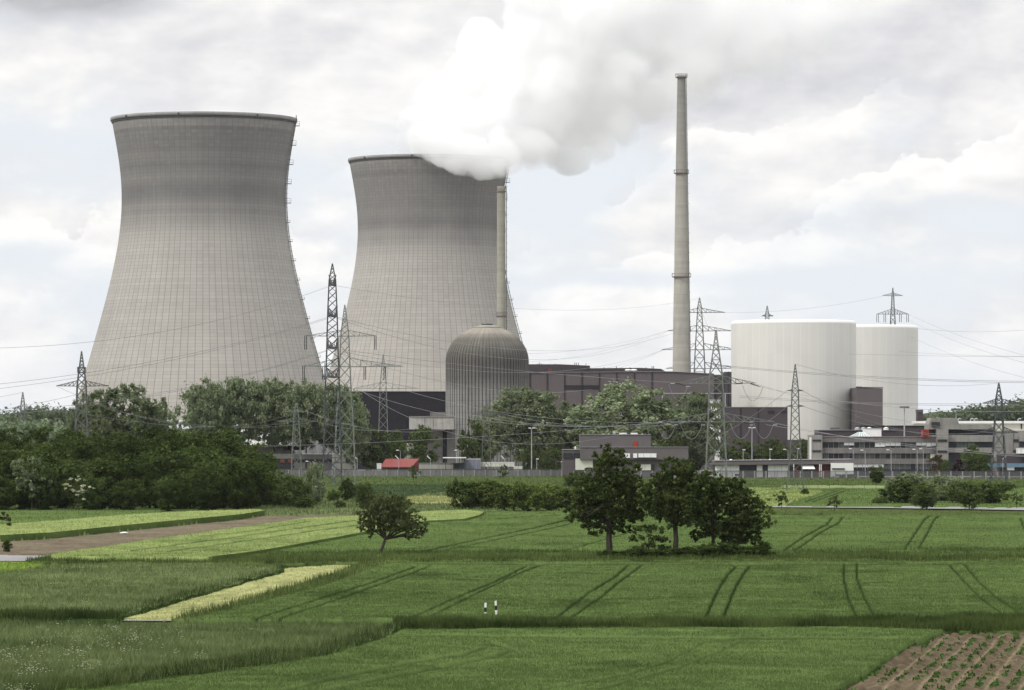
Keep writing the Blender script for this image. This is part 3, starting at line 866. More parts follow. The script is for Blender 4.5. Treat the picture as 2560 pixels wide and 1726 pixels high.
for i, (px, top, w, Y, lab, k) in enumerate((
        (937, 1070, 90, 1345, 'bushy olive tree in front of the black building', 'olive'),
        (992, 1078, 50, 1350, 'narrower olive tree right of the bushy one before the black building', 'olive'),
        (1060, 1066, 70, 1380, 'dark slim tree in front of the concrete box tower', 'olive'),
        (1182, 1052, 70, 1380, 'round dark tree at the foot of the ribbed dome', 'olive'),
        (1325, 1114, 42, 1340, 'small tree beside the tall lamp mast', 'olive'),
        (1385, 1120, 46, 1345, 'small tree left of the low brown building', 'olive'),
        (1358, 1125, 36, 1350, 'tiny tree between the lamp mast and the low brown building', 'olive'),
        (1690, 1085, 80, 1420, 'dark tree right of the low brown building', 'olive'),
        (1740, 1098, 70, 1410, 'dark tree behind the base of the broad pylon', 'olive'),
        (1850, 1100, 95, 1430, 'dark green tree before the brown annex, left one', 'olive'),
        (1930, 1098, 85, 1430, 'dark green tree before the brown annex, right one', 'olive'),
        (2012, 1100, 60, 1420, 'dark tree beside the stair tower of the office building', 'olive'),
        (1640, 1095, 90, 1430, 'dark tree behind the roof of the low brown building', 'olive'),
        (2346, 1138, 50, 1285, 'copper leaved tree before the concrete stair tower', 'copper'),
        (2366, 1151, 26, 1280, 'small round green tree beside the copper one', 'olive'),
        (2396, 1149, 30, 1282, 'small purple leaved tree in front of the office wing', 'purple'),
        (2430, 1113, 56, 1285, 'tall green tree in front of the right office wing', 'olive'),
        (2462, 1132, 40, 1282, 'yellowish tree right of the tall green one before the office wing', 'olive'),
        (2180, 1166, 22, 1272, 'small conifer shrub before the office, left of a pair', 'bush'),
        (2199, 1164, 20, 1272, 'small conifer shrub before the office, right of a pair', 'bush'),
        )):
    plant(k, i, px, Y, L(w, Y) * 1.05, CAMH - (top - YH) * Y / F, lab, 'shrub' if k == 'bush' else 'tree', None, i * 2.1, 'shrub' if k == 'bush' else None)

# bushes and small trees in the middle ground
for i, (key, px, top, w, base, lab, cat) in enumerate((
        ('bush', 690, 1180, 110, 1268, 'olive bush right of the wood, below the plant fence', 'bush'),
        ('bush', 735, 1195, 80, 1270, 'low olive bush beside the tall willow bush', 'bush'),
        ('bush', 650, 1195, 90, 1272, 'dark olive bush touching the right end of the wood', 'bush'),
        ('bushgrey', 787, 1160, 64, 1263, 'tall grey green willow bush left of the big pylon foot', 'bush'),
        ('bushdark', 762, 1245, 60, 1274, 'low bush with pale flowers at the foot of the willow bush', 'bush'),
        ('bushdark', 870, 1196, 40, 1252, 'round dark bush at the foot of the big pylon', 'bush'),
        ('bush', 912, 1210, 50, 1272, 'rounded green bush left of the lone apple tree', 'bush'),
        ('bush', 835, 1225, 34, 1256, 'small bush between the willow bush and the round dark bush', 'bush'),
        ('bush', 850, 1252, 28, 1273, 'tiny pale bush in the meadow left of the apple tree', 'bush'),
        ('bush', 1000, 1240, 50, 1275, 'small bush seen behind the crown of the apple tree', 'bush'),
        ('bushdark', 1165, 1202, 88, 1276, 'dark bush with bare twigs at the left end of the hedge', 'bush'),
        ('bushlight', 1212, 1203, 96, 1276, 'hedge bush right of the twiggy dark one', 'bush'),
        ('bushlight', 1262, 1208, 92, 1276, 'hedge bush in the middle of the hedge', 'bush'),
        ('bushlight', 1318, 1210, 96, 1276, 'hedge bush right of the middle of the hedge', 'bush'),
        ('bushlight', 1372, 1212, 96, 1277, 'hedge bush before the big round tree', 'bush'),
        ('bushlight', 1425, 1218, 90, 1277, 'hedge bush behind the left edge of the big round tree', 'bush'),
        ('bush', 1440, 1180, 60, 1225, 'bush at the plant fence left of the big round tree', 'bush'),
        ('sapling', 1034, 1164, 27, 1208, 'small roadside tree at the concrete fence, left one of two', 'tree'),
        ('sapling', 1257, 1162, 27, 1207, 'small roadside tree at the concrete fence, right one of two', 'tree'),
        ('bushdark', 1293, 1204, 15, 1225, 'tiny round bush between fence and hedge', 'bush'),
        ('bushdark', 2193, 1178, 34, 1210, 'small round tree in front of the palisade fence', 'bush'),
        ('bushdark', 2013, 1222, 22, 1241, 'small bush at the foot of the slim pylon', 'bush'),
        ('bushdark', 2515, 1208, 40, 1231, 'low bush at the foot of the rightmost pylon', 'bush'),
        ('bushdark', 2252, 1200, 96, 1263, 'large dark bush on the left of the roadside clump', 'bush'),
        ('bushgrey', 2275, 1185, 110, 1256, 'pale grey bush behind the large dark roadside bush', 'bush'),
        ('bushgrey', 2365, 1190, 110, 1258, 'grey green bush in the middle of the roadside clump', 'bush'),
        ('bush', 2405, 1205, 90, 1262, 'olive bush in the roadside clump', 'bush'),
        ('bush', 2472, 1204, 96, 1264, 'olive bush at the right end of the roadside clump', 'bush'),
        ('bush', 2200, 1240, 40, 1264, 'low bush with white flowers left of the roadside clump', 'bush'),
        ('olive', 2317, 1208, 78, 1274, 'short trunked tree on the road verge, left of two', 'tree'),
        ('olive', 2423, 1208, 72, 1274, 'short trunked tree on the road verge, right of two', 'tree'),
        ('sapling', 1954, 1228, 34, 1276, 'young tree on the road verge near the big trees', 'tree'),
        ('sapling', 2086, 1238, 34, 1278, 'young tree with a stake on the road verge', 'tree'),
        ('sapling', 2542, 1232, 30, 1272, 'sparse young tree on the verge at the right edge', 'tree'),
        ('bushdark', 18, 1352, 24, 1382, 'small dark bush at the left edge by the side road', 'bush'),
        )):
    plantp(key, i, px, top, w * 1.05, base, lab, cat, None, None, i * 1.9)

# the near trees, each with its own crown outline taken as lobes (x, z, rx, rz in photo pixels from its foot)
def near_tree(name, label, px, pybase, lobes, trunk_r, h0, lean, nclump, per, leaf, mat, seed, crad=.13, bark='bark', cat='tree', depth=.9):
    Y = gy(pybase)
    e = empty(name, (X(px, Y), Y, 0), label, cat)
    k_ = 1.14 if name == 'apple_tree' else 1.03
    lb = [(L(x - px, Y), L(pybase - y, Y), L(rx * k_, Y), L(ry * k_, Y)) for x, y, rx, ry in lobes]
    mesh_obj('trunk', raw_trunk(trunk_mesh(lb, trunk_r, h0, seed, lean), 'trunk', M[bark]), e)
    mesh_obj('crown', crown_mesh('crown', lb, nclump, per, leaf, seed, M[mat], crad=crad, depth=depth), e)
    return e
near_tree('maple_tree', 'large round dark tree on its own trunk, leftmost of the row on the verge', 1525, 1398,
    [(1525, 1160, 52, 48), (1480, 1215, 52, 50), (1570, 1205, 48, 50), (1525, 1230, 80, 60), (1455, 1270, 46, 36), (1588, 1270, 30, 44), (1520, 1290, 70, 40), (1440, 1292, 28, 14), (1470, 1315, 26, 12), (1545, 1322, 40, 14), (1500, 1330, 30, 8)],
    .42, 4.6, (0, 0), 900, 60, .13, 'leaf_near', 1, .085)
near_tree('maple_tree', 'broad dark tree, second of the row on the verge, with a straight trunk', 1687, 1400,
    [(1625, 1240, 30, 38), (1690, 1176, 54, 40), (1655, 1225, 56, 44), (1732, 1222, 54, 50), (1690, 1260, 82, 44), (1640, 1268, 40, 30), (1740, 1290, 40, 26), (1690, 1300, 50, 20)],
    .36, 4.4, (0, 0), 760, 60, .13, 'leaf_near', 2, .085)
near_tree('maple_tree', 'dark tree, third of the row on the verge, with a slim trunk', 1781, 1399,
    [(1775, 1212, 42, 36), (1800, 1245, 46, 48), (1762, 1275, 42, 44), (1790, 1315, 44, 32), (1750, 1335, 28, 20)],
    .24, 4.0, (0, 0), 460, 60, .13, 'leaf_near', 3, .10)
near_tree('maple_tree', 'dark tree with several stems, fourth of the row on the verge', 1846, 1399,
    [(1834, 1218, 34, 26), (1848, 1255, 52, 44), (1852, 1302, 56, 40), (1830, 1340, 42, 28), (1872, 1338, 30, 26)],
    .22, 3.0, (0, 0), 560, 60, .13, 'leaf_near', 4, .10)
near_tree('young_tree', 'thin pale green tree at the right end of the row on the verge', 1886, 1398,
    [(1905, 1255, 22, 20), (1915, 1290, 26, 26), (1895, 1320, 22, 24), (1925, 1310, 18, 14), (1900, 1355, 14, 14)],
    .12, 3.4, (.3, 0), 80, 55, .13, 'leaf_light', 5, .16)
near_tree('young_tree', 'low spreading young tree left of the second trunk in the row', 1622, 1400,
    [(1625, 1325, 48, 12), (1600, 1345, 30, 9), (1650, 1350, 34, 9), (1620, 1362, 30, 8), (1665, 1368, 22, 7)],
    .08, 1.6, (0, 0), 90, 50, .13, 'leaf_near', 6, .10)
near_tree('apple_tree', 'lone crooked apple tree with a leaning forked trunk on the verge', 948, 1394,
    [(955, 1255, 42, 26), (920, 1282, 32, 30), (980, 1275, 56, 34), (910, 1312, 24, 16), (1018, 1300, 44, 26), (1048, 1320, 26, 18), (985, 1310, 50, 22), (1030, 1340, 26, 8), (926, 1325, 12, 20), (1062, 1330, 14, 12), (960, 1300, 44, 28)],
    .22, 2.3, (.75, 0), 900, 46, .095, 'leaf_apple', 7, .07, depth=1.1)
for i, (px, top, w, lab) in enumerate(((1545, 1382, 60, 'low dark shrub beside the trunk of the large round tree'), (1590, 1372, 44, 'low dark shrub under the low spreading tree'), (1648, 1378, 60, 'low dark shrub left of the second trunk'),
        (1720, 1374, 60, 'low dark shrub right of the second trunk'), (1765, 1368, 50, 'dark shrub at the foot of the third trunk'), (1815, 1362, 60, 'dense dark shrub under the fourth tree'),
        (1860, 1370, 50, 'dark shrub between the fourth tree and the pale one'), (1906, 1360, 34, 'rounded dark shrub at the right end of the row of trees'))):
    plantp('bushdark', i, px, top - 6, w * 1.75, 1402, lab, 'shrub', 'shrubs under the row of big trees', 'shrub', i * 1.1)
# willow branch hanging into the frame at the left edge belongs to a tree just outside it
near_tree('weeping_tree', 'thin drooping branches hanging in at the left edge above the barley', -45, 1400,
    [(-60, 1180, 60, 40), (-30, 1250, 34, 40), (5, 1285, 16, 24), (22, 1300, 8, 14)], .25, 5, (0, 0), 160, 50, .12, 'leaf_apple', 8, .10)

# far woods: masses on low rises
M['hill'] = field_mat('hill', (.04, .06, .03), (.09, .12, .06), .05)
def far_wood(name, label, prof, Y, mat, leaf, seed, hill=True, thick=90, nper=16, dens=1.0):
    """prof: [(px, pytop)] of the treetops"""
    rs = np.random.RandomState(seed)
    xs = np.array([p[0] for p in prof], float)
    ys = np.array([p[1] for p in prof], float)
    n = int((xs[-1] - xs[0]) / 5 * dens)
    px = rs.uniform(xs[0], xs[-1], n)
    dep = rs.rand(n)
    Yc = Y + dep * thick
    top = CAMH - (np.interp(px, xs, ys) - YH) * Y / F
    r = rs.uniform(2.5, 5.0, n)
    zc = top - r * .9 - rs.rand(n) ** 1.5 * 16
    cen = np.stack([(px - CX) * Yc / F, Yc, np.maximum(zc, 1)], -1)
    tone = np.clip(rs.normal(.45, .25, n), 0, 1)
    V, T = leaf_cloud(cen, r, nper, leaf, tone, rs)
    tag(mesh_obj(name, np_mesh(name, V, np.arange(len(V)).reshape(-1, 4), mat, T)), label, kind='stuff')
far_wood('far_wood', 'hazy wood on the horizon left of the cooling towers', [(-500, 1030), (-200, 1020), (0, 1026), (40, 1022), (100, 1014), (150, 1013), (200, 1022), (260, 1035), (330, 1045)], 1700, M['leaf_far_hazed'], .9, 3, dens=6, nper=70)
far_wood('far_wood', 'pale scrub in front of the far left wood', [(-500, 1045), (0, 1048), (60, 1042), (110, 1045), (180, 1060), (260, 1070)], 1300, M['leaf_far_hazed'], .7, 4, dens=5, nper=70)
far_wood('far_wood', 'wooded rise on the right behind the white roofed hall', [(2290, 1034), (2340, 1031), (2380, 1030), (2400, 1020), (2440, 1012), (2480, 1012), (2520, 1003), (2560, 994), (2700, 985), (3000, 1000)], 1900, M['leaf_far_hazed'], .95, 5, dens=10, nper=70)
hp = [(-9000, 1074), (-3000, 1071), (-1000, 1074), (600, 1072), (1300, 1074), (2200, 1068), (2310, 1034), (2345, 1029), (2390, 1030), (2460, 1036), (2700, 1040), (4000, 1066), (9000, 1074)]
hm = MB()
Yh = 7000
for k in range(3):
    pass
hm.quad_grid([[(X(a, Yh), Yh - 900, -1) for a, b in hp], [(X(a, Yh), Yh, Z(b, Yh)) for a, b in hp], [(X(a, Yh), Yh + 900, -1) for a, b in hp]], False)
ho = hm.build('hills', M['hill'])
tag(ho, kind='structure')
# ---------------------------------------------------------------- the power plant
def shell_mat(name, seed, stain_z, c_lo, c_hi, c_stain, ribs=96, course=1.55):
    """board-marked concrete: meridian joints, lift courses, one tone per panel, sooty stain on the upper part"""
    m, gg, out = new_mat(name)
    p = gg.new('ShaderNodeTexCoord').outputs['Object']
    x, y, z = gg.sep(p)
    a = gg.m('MULTIPLY', gg.m('ARCTAN2', y, x), ribs / (2 * math.pi))
    zc = gg.m('DIVIDE', z, course)
    fa, fz = gg.m('FRACT', gg.m('ADD', a, 500.0)), gg.m('FRACT', zc)
    ia, iz = gg.m('FLOOR', a), gg.m('FLOOR', zc)
    joint = gg.m('GREATER_THAN', gg.m('ABSOLUTE', gg.m('SUBTRACT', fa, .5)), .455)
    cjoint = gg.m('GREATER_THAN', gg.m('ABSOLUTE', gg.m('SUBTRACT', fz, .5)), .44)
    panel = gg.white(gg.comb(ia, iz, seed))
    ring = gg.white(gg.comb(iz, seed + 2.0, 1.0))
    ang = gg.m('MULTIPLY', gg.m('ARCTAN2', y, x), 40.0)
    blotch = gg.noise(gg.comb(ang, gg.m('MULTIPLY', z, .8), seed * 9.0), .045, 5, .6)
    run = gg.noise(gg.comb(ang, gg.m('MULTIPLY', z, .05), seed * 3.0), .5, 4, .7)
    ragged = gg.m('ADD', gg.m('MULTIPLY', gg.m('SUBTRACT', blotch, .5), 12.0), gg.m('ADD', gg.m('MULTIPLY', gg.m('SUBTRACT', ring, .5), 5.0), gg.m('MULTIPLY', gg.m('SUBTRACT', panel, .5), 2.5)))
    zs = gg.m('ADD', z, ragged)
    stain = gg.rng(zs, stain_z - 9, stain_z + 14, 0, 1, True)
    top_fade = gg.rng(zs, 146, 160, 1, .45)
    stain = gg.m('MULTIPLY', stain, gg.m('MULTIPLY', top_fade, gg.m('MULTIPLY', gg.rng(blotch, .3, .62, .78, 1.0), gg.rng(gg.noise(gg.comb(seed, 0.0, z), .11, 3, .6), .35, .62, .70, 1.0))))
    base = gg.mix(gg.rng(z, 10, 110), c_lo, c_hi)
    c = gg.mix(stain, base, c_stain)
    vm = gg.m('ADD', gg.rng(panel, 0, 1, -.035, .035), gg.m('ADD', gg.rng(ring, 0, 1, -.04, .04), gg.rng(run, .3, .7, .05, -.05)))
    vm = gg.m('ADD', vm, gg.rng(blotch, .3, .7, -.05, .05))
    vm = gg.m('ADD', 1.0, vm)
    lime = gg.m('MULTIPLY', gg.rng(gg.noise(gg.comb(gg.m('MULTIPLY', ang, 1.0), gg.m('MULTIPLY', z, .035), seed * 5.0), 1.1, 2, .5), .70, .76), stain)
    c = gg.vm('SCALE', c, scale=vm)
    c = gg.mix(gg.m('MULTIPLY', lime, .35), c, (.42, .42, .40))
    c = gg.mix(gg.m('MULTIPLY', joint, .55), c, (.12, .11, .105))
    c = gg.mix(gg.m('MULTIPLY', cjoint, .28), c, (.12, .11, .105))
    h = gg.m('ADD', gg.m('MULTIPLY', joint, -1.0), gg.m('MULTIPLY', cjoint, -.3))
    bsdf(gg, out, c, .9, bump(gg, h, .12, .5), 0, .2)
    return m
M['steel'] = plain('steel', (.10, .105, .10), .6, .2, .4)
M['steel_light'] = plain('steel_light', (.22, .235, .22), .6, .15, .4)
M['steel_dark'] = plain('steel_dark', (.060, .064, .070), .6, .2, .4)
M['steel_green'] = plain('steel_green', (.15, .165, .15), .6, .2, .4)
M['wire'] = plain('wire', (.22, .215, .23), .5, .05, 1)
M['porcelain'] = plain('porcelain', (.03, .028, .028), .4, .1, 1)
M['galv'] = plain('galv', (.34, .35, .36), .5, .1, .5)
M['conc_rim'] = plain('conc_rim', (.27, .265, .255), .9, .15, .1, streak=.2)
M['rim_shadow_tone'] = plain('rim_shadow_tone', (.085, .083, .085), .9, .2, .2)  # shadow below the tower rim, put into a dark tone
M['conc_light'] = plain('conc_light', (.52, .51, .49), .9, .1, .1)

def cooling_tower(label, px_c, sc, seed, stain_z):
    Yt = F / sc
    cx, cy = X(px_c, Yt), Yt
    e = empty('cooling_tower', (cx, cy, 0), label, 'cooling tower')
    prof_px = [(229, 305), (224.5, 330), (218.5, 362), (211, 410), (207, 450), (205.5, 482), (205.2, 510), (206, 531), (209, 579), (216.5, 628), (227, 676), (238.7, 725),
               (250.4, 773), (263, 822), (277.5, 870), (291.6, 919), (303, 957), (318, 1008), (331.5, 1052)]
    prof = [(r / 5.461, CAMH + (1082 - y) / 5.461) for r, y in prof_px]
    # resample smoothly
    zs = np.array([p[1] for p in prof])[::-1]
    r_ = np.array([p[0] for p in prof])[::-1]
    zz = np.linspace(zs[0], zs[-1], 60)
    co = np.polyfit(zs, r_, 6)
    rz = np.polyval(co, zz)
    outer = list(zip(rz, zz))
    mb = MB().lathe(cx, cy, outer + [(rz[-1] - .8, zz[-1]), (rz[-1] - 1.2, zz[-1] - 3)] + [(r - .7, z) for r, z in reversed(outer[:-3])], 384, False)
    mb.build('shell', shell_mat('shell_concrete', seed, stain_z, (.345, .322, .288), (.338, .320, .292), (.136, .132, .131)), e, True)
    rt, zt = rz[-1], zz[-1]
    MB().lathe(cx, cy, [(rt - .3, zt - .2), (rt + .75, zt + .0), (rt + .8, zt + 1.4), (rt - .6, zt + 1.45), (rt - .75, zt - .3)], 192, False).build('rim', M['conc_rim'], e, True)
    MB().lathe(cx, cy, [(rt - .05, zt - 1.1), (rt + .22, zt - .9), (rt + .24, zt - .22), (rt - .1, zt - .21)], 192, False).build('rim_shadow_ring', M['rim_shadow_tone'], e, True)  # dark ring paints in the shadow beneath the rim lip
    # ring beam, slanted columns and basin
    rb, zb = rz[0], zz[0]
    MB().lathe(cx, cy, [(rb - .6, zb - 1.6), (rb + .5, zb - 1.6), (rb + .45, zb + .02), (rb - .5, zb + .02)], 192, False).build('ring_beam', M['conc_light'], e, True)
    lg = MB()
    n = 48
    for i in range(n):
        a0, a1, a2 = (2 * math.pi * (i + k) / n for k in (0, .5, 1))
        for b in (a0, a2):
            lg.bar((cx + (rb + 4.2) * math.cos(a1), cy + (rb + 4.2) * math.sin(a1), 2.2), (cx + rb * math.cos(b), cy + rb * math.sin(b), zb - 1.5), .55, .5)
    lg.build('columns', M['conc_rim'], e)
    MB().lathe(cx, cy, [(rb + 6, -.1), (rb + 6, 2.4), (rb + 5.4, 2.45), (rb + 5.4, -.1)], 128, False).build('basin', M['conc_rim'], e, True)
    MB().lathe(cx, cy, [(rb + 1.5, 2.5), (rb + .9, 13.8), (rb - .5, 14.0), (rb - .5, 2.5)], 128, False).build('fill_louvres', M['conc_rim'], e, True)
    # climbing ladder on the right flank with cage hoops and rest platforms
    ld = MB()
    az_ = -.12
    ux, uy = math.cos(az_), math.sin(az_)
    pts = [(cx + (r + .9) * ux, cy + (r + .9) * uy, z) for r, z in outer]
    for off in (-.35, .35):
        ld.tube([(x - off * uy, y + off * ux, z) for x, y, z in pts[8:]] + [(pts[-1][0] - off * uy, pts[-1][1] + off * ux, pts[-1][2] + 2.6)], .13, 4)
    zk = 40.0
    while zk < zt:
        r = float(np.polyval(co, zk))
        x0, y0 = cx + (r + .2) * ux, cy + (r + .2) * uy
        big = zk > 112
        w = 2.6 if big else 1.7
        pl = MB()
        pl.box(x0, x0 + w, y0 - 1, y0 + 1, zk, zk + .25)
        for dz_ in ((1.1, 2.2) if big else (1.1,)):
            pl.bar((x0 + w, y0, zk + .2), (x0 + w, y0, zk + dz_ + .1), .08)
            pl.bar((x0, y0, zk + dz_), (x0 + w, y0, zk + dz_), .08)
        pl.build('platform', M['steel'], e)
        zk += 8.8
    z0 = 38.0
    while z0 < zt:
        r = float(np.polyval(co, z0))
        ld.bar((cx + (r + .0) * ux, cy + r * uy, z0), (cx + (r + 1.3) * ux, cy + (r + 1.3) * uy, z0), .09)
        z0 += 2.2
    ld.build('ladder', M['steel'], e)
    # warning lamps on the rim
    for k in range(3):
        a = -math.pi / 2 + (-.55, -.12, .42)[k] * 1.6
        MB().box(cx + (rt + .95) * math.cos(a) - .4, cx + (rt + .95) * math.cos(a) + .4, cy + (rt + .95) * math.sin(a) - .5, cy + (rt + .95) * math.sin(a), zt - .3, zt + .9).build('rim_lamp', M['steel_dark'], e)
    return e
cooling_tower('left hyperbolic cooling tower with a dark stained top and no steam', 510, 5.461, 1.0, 109)
cooling_tower('right hyperbolic cooling tower with white steam pouring from its top', 1073, 4.756, 2.0, 112)

# ---- steam
def steam():
    Yt = F / 4.756
    k = 1 / 4.756
    def P(px, py, dy=0):
        return Vector(((px - CX) * k, Yt + dy, CAMH - (py - YH) * k))
    S = []   # centre px, py, radius px, dy metres
    for px, py, r, dy in ((1005, 380, 40, -10), (1040, 378, 50, -38), (1085, 385, 58, -44), (1140, 394, 62, -46), (1190, 400, 60, -45), (1225, 415, 44, -48), (1060, 340, 84, 0), (1120, 325, 104, -5), (1260, 395, 62, -40), (1180, 335, 110, -15), (1255, 330, 108, -10), (1330, 380, 62, -20), (1420, 375, 60, 0), (1500, 355, 60, 0),
            (1110, 270, 85, 0), (1180, 210, 95, 0), (1245, 250, 120, 0), (1205, 120, 78, 0), (1300, 160, 120, 10), (1350, 290, 110, 0), (1330, 80, 95, 0), (1440, 110, 125, 0), (1400, 220, 130, 0),
            (1470, 270, 110, 10), (1540, 180, 125, 0), (1480, 20, 130, 0), (1620, 80, 140, 10), (1560, 320, 70, 0), (1640, 240, 100, 0), (1740, 150, 120, 0), (1780, 30, 130, 0), (1900, 110, 110, 0), (1360, -30, 110, 0), (2020, 60, 120, 0), (1860, -20, 130, 0), (2130, 0, 110, 0), (1640, -60, 150, 0)):
        S.append((P(px, py, dy), r * k))
    org = P(1075, 400)
    # hull mesh round the billows carrying the volume
    mb = MB()
    import bmesh
    bm = bmesh.new()
    for c, r in S:
        b2 = bmesh.ops.create_icosphere(bm, subdivisions=2, radius=r * 1.22)
        bmesh.ops.translate(bm, verts=b2['verts'], vec=c - org)
    me = bpy.data.meshes.new('steam_plume')
    bm.to_mesh(me)
    bm.free()
    o = mesh_obj('steam_plume', me)
    o.location = org
    rm = o.modifiers.new('remesh', 'REMESH')
    rm.mode = 'VOXEL'
    rm.voxel_size = 5.0
    m, gg, out = new_mat('steam')
    p = gg.new('ShaderNodeTexCoord').outputs['Object']
    field = None
    w1 = gg.new('ShaderNodeTexNoise')
    gg.put(w1.inputs['Vector'], p)
    w1.inputs['Scale'].default_value = .028
    w1.inputs['Detail'].default_value = 2
    pw = gg.vm('ADD', p, gg.vm('SCALE', gg.vm('SUBTRACT', w1.outputs['Color'], (.5, .5, .5)), scale=26.0))
    for c, r in S:
        d_ = gg.vm('DISTANCE', pw, tuple(c - org))
        v = gg.m('SUBTRACT', 1.0, gg.m('DIVIDE', d_, r))
        field = v if field is None else gg.m('SMOOTH_MAX', field, v, .12)
    nz = gg.m('ADD', gg.m('MULTIPLY', gg.noise(p, .045, 6, .6), .75), gg.m('MULTIPLY', gg.noise(p, .13, 5, .6), .25))
    x, y, z = gg.sep(p)
    thin = gg.rng(x, 60, 260, 0, 1)                           # downwind the plume breaks up
    soft = gg.m('ADD', field, gg.m('MULTIPLY', gg.m('SUBTRACT', nz, .52), gg.m('ADD', 1.15, gg.m('MULTIPLY', thin, 1.1))))
    dens = gg.rng(soft, 0.02, gg.m('ADD', .14, gg.m('MULTIPLY', thin, .55)), 0, 1, True)
    dens = gg.m('MULTIPLY', dens, gg.rng(thin, 0, 1, .11, .022))
    v = gg.new('ShaderNodeVolumeScatter')
    v.inputs['Color'].default_value = (1, 1, 1, 1)
    v.inputs['Anisotropy'].default_value = .0
    gg.put(v.inputs['Density'], dens)
    ab = gg.new('ShaderNodeVolumeAbsorption')
    ab.inputs['Color'].default_value = (0, 0, 0, 1)
    gg.put(ab.inputs['Density'], gg.m('MULTIPLY', dens, .026))
    ad = gg.new('ShaderNodeAddShader')
    m.node_tree.links.new(v.outputs[0], ad.inputs[0])
    m.node_tree.links.new(ab.outputs[0], ad.inputs[1])
    m.node_tree.links.new(ad.outputs[0], out.inputs['Volume'])
    m.cycles.volume_step_rate = 1.0
    me.materials.append(m)
    tag(o, 'white steam billowing out of the right cooling tower and drifting right', 'steam plume')
    o['kind'] = 'stuff'
steam()

# ---- ribbed dome
def ribbed_reactor():
    Yd = 1480.0
    cx, cy = X(1218, Yd), Yd
    e = empty('reactor_dome', (cx, cy, 0), 'ribbed concrete reactor building with a stained dome, in front of the right cooling tower', 'reactor building')
    m, gg, out = new_mat('ribbed_concrete')
    p = gg.new('ShaderNodeTexCoord').outputs['Object']
    x, y, z = gg.sep(p)
    ang = gg.m('MULTIPLY', gg.m('ARCTAN2', y, x), 15.0)
    run = gg.noise(gg.comb(gg.m('MULTIPLY', ang, 1.2), gg.m('MULTIPLY', z, .07), 3.0), 1.2, 5, .7)
    bl = gg.noise(p, .12, 5, .6)
    up = gg.rng(z, 30, 41, 0, 1)
    course = gg.m('GREATER_THAN', gg.m('FRACT', gg.m('DIVIDE', z, 2.2)), .90)
    base = gg.mix(up, (.215, .210, .198), (.135, .127, .110))
    top = gg.mix(gg.rng(z, 49, 51.5), base, (.27, .245, .205))
    c = gg.vm('SCALE', top, scale=gg.m('MULTIPLY', gg.rng(run, .3, .7, 1.2, .75), gg.rng(bl, .3, .7, .85, 1.15)))
    c = gg.mix(gg.m('MULTIPLY', course, .3), c, (.07, .065, .06))
    soot = gg.m('MULTIPLY', gg.rng(z, 28, 36, 0, 1, True), gg.m('MULTIPLY', gg.rng(z, 48, 41, 0, 1, True), gg.rng(bl, .35, .6, .3, .8)))
    c = gg.mix(soot, c, (.085, .08, .078))
    bsdf(gg, out, c, .92, bump(gg, gg.noise(p, 1.5, 4, .6), .05), 0, .15)
    R = 15.4
    n = 72
    zs_spring = CAMH + (1082 - 905) / (F / Yd)
    ztop = CAMH + (1082 - 818) / (F / Yd)
    ribs = MB()
    rings = []
    zl = list(np.linspace(0, zs_spring, 8))
    def ring(R_, z_, depth):
        out_ = []
        for i in range(n):
            for fr, inn in ((0, 0), (.62, 0), (.66, 1), (.96, 1)):
                a = 2 * math.pi * (i + fr) / n
                r = R_ - inn * depth
                out_.append((cx + r * math.cos(a), cy + r * math.sin(a), z_))
        return out_
    for z_ in zl:
        rings.append(ring(R, z_, .36))
    MB().quad_grid(rings, True, False).build('ribbed_wall', m, e)
    rings = []
    for k in range(0, 15):
        t = k / 15 * (math.pi / 2 * .84)
        rings.append(ring(R * math.cos(t), zs_spring + (ztop - zs_spring) * math.sin(t) / math.sin(math.pi / 2 * .84), .28 * (1 - k / 15) + .02))
    MB().quad_grid(rings, True, True).build('dome', m, e)
    rc = R * math.cos(math.pi / 2 * .84 * 14 / 15)
    zc_ = zs_spring + (ztop - zs_spring) * math.sin(math.pi / 2 * .84 * 14 / 15) / math.sin(math.pi / 2 * .84)
    MB().lathe(cx, cy, [(rc + .3, zc_ - .1), (rc * .9, zc_ + .5), (rc * .5, zc_ + 1.0), (.1, zc_ + 1.15)], 48).build('dome_cap', plain('cap_concrete', (.25, .23, .195), .9, .2, .3), e, True)
    MB().lathe(cx, cy, [(2.2, zc_ + 1.0), (2.2, zc_ + 1.5), (.1, zc_ + 1.55)], 24).build('cap_lid', M['steel_dark'], e)
ribbed_reactor()

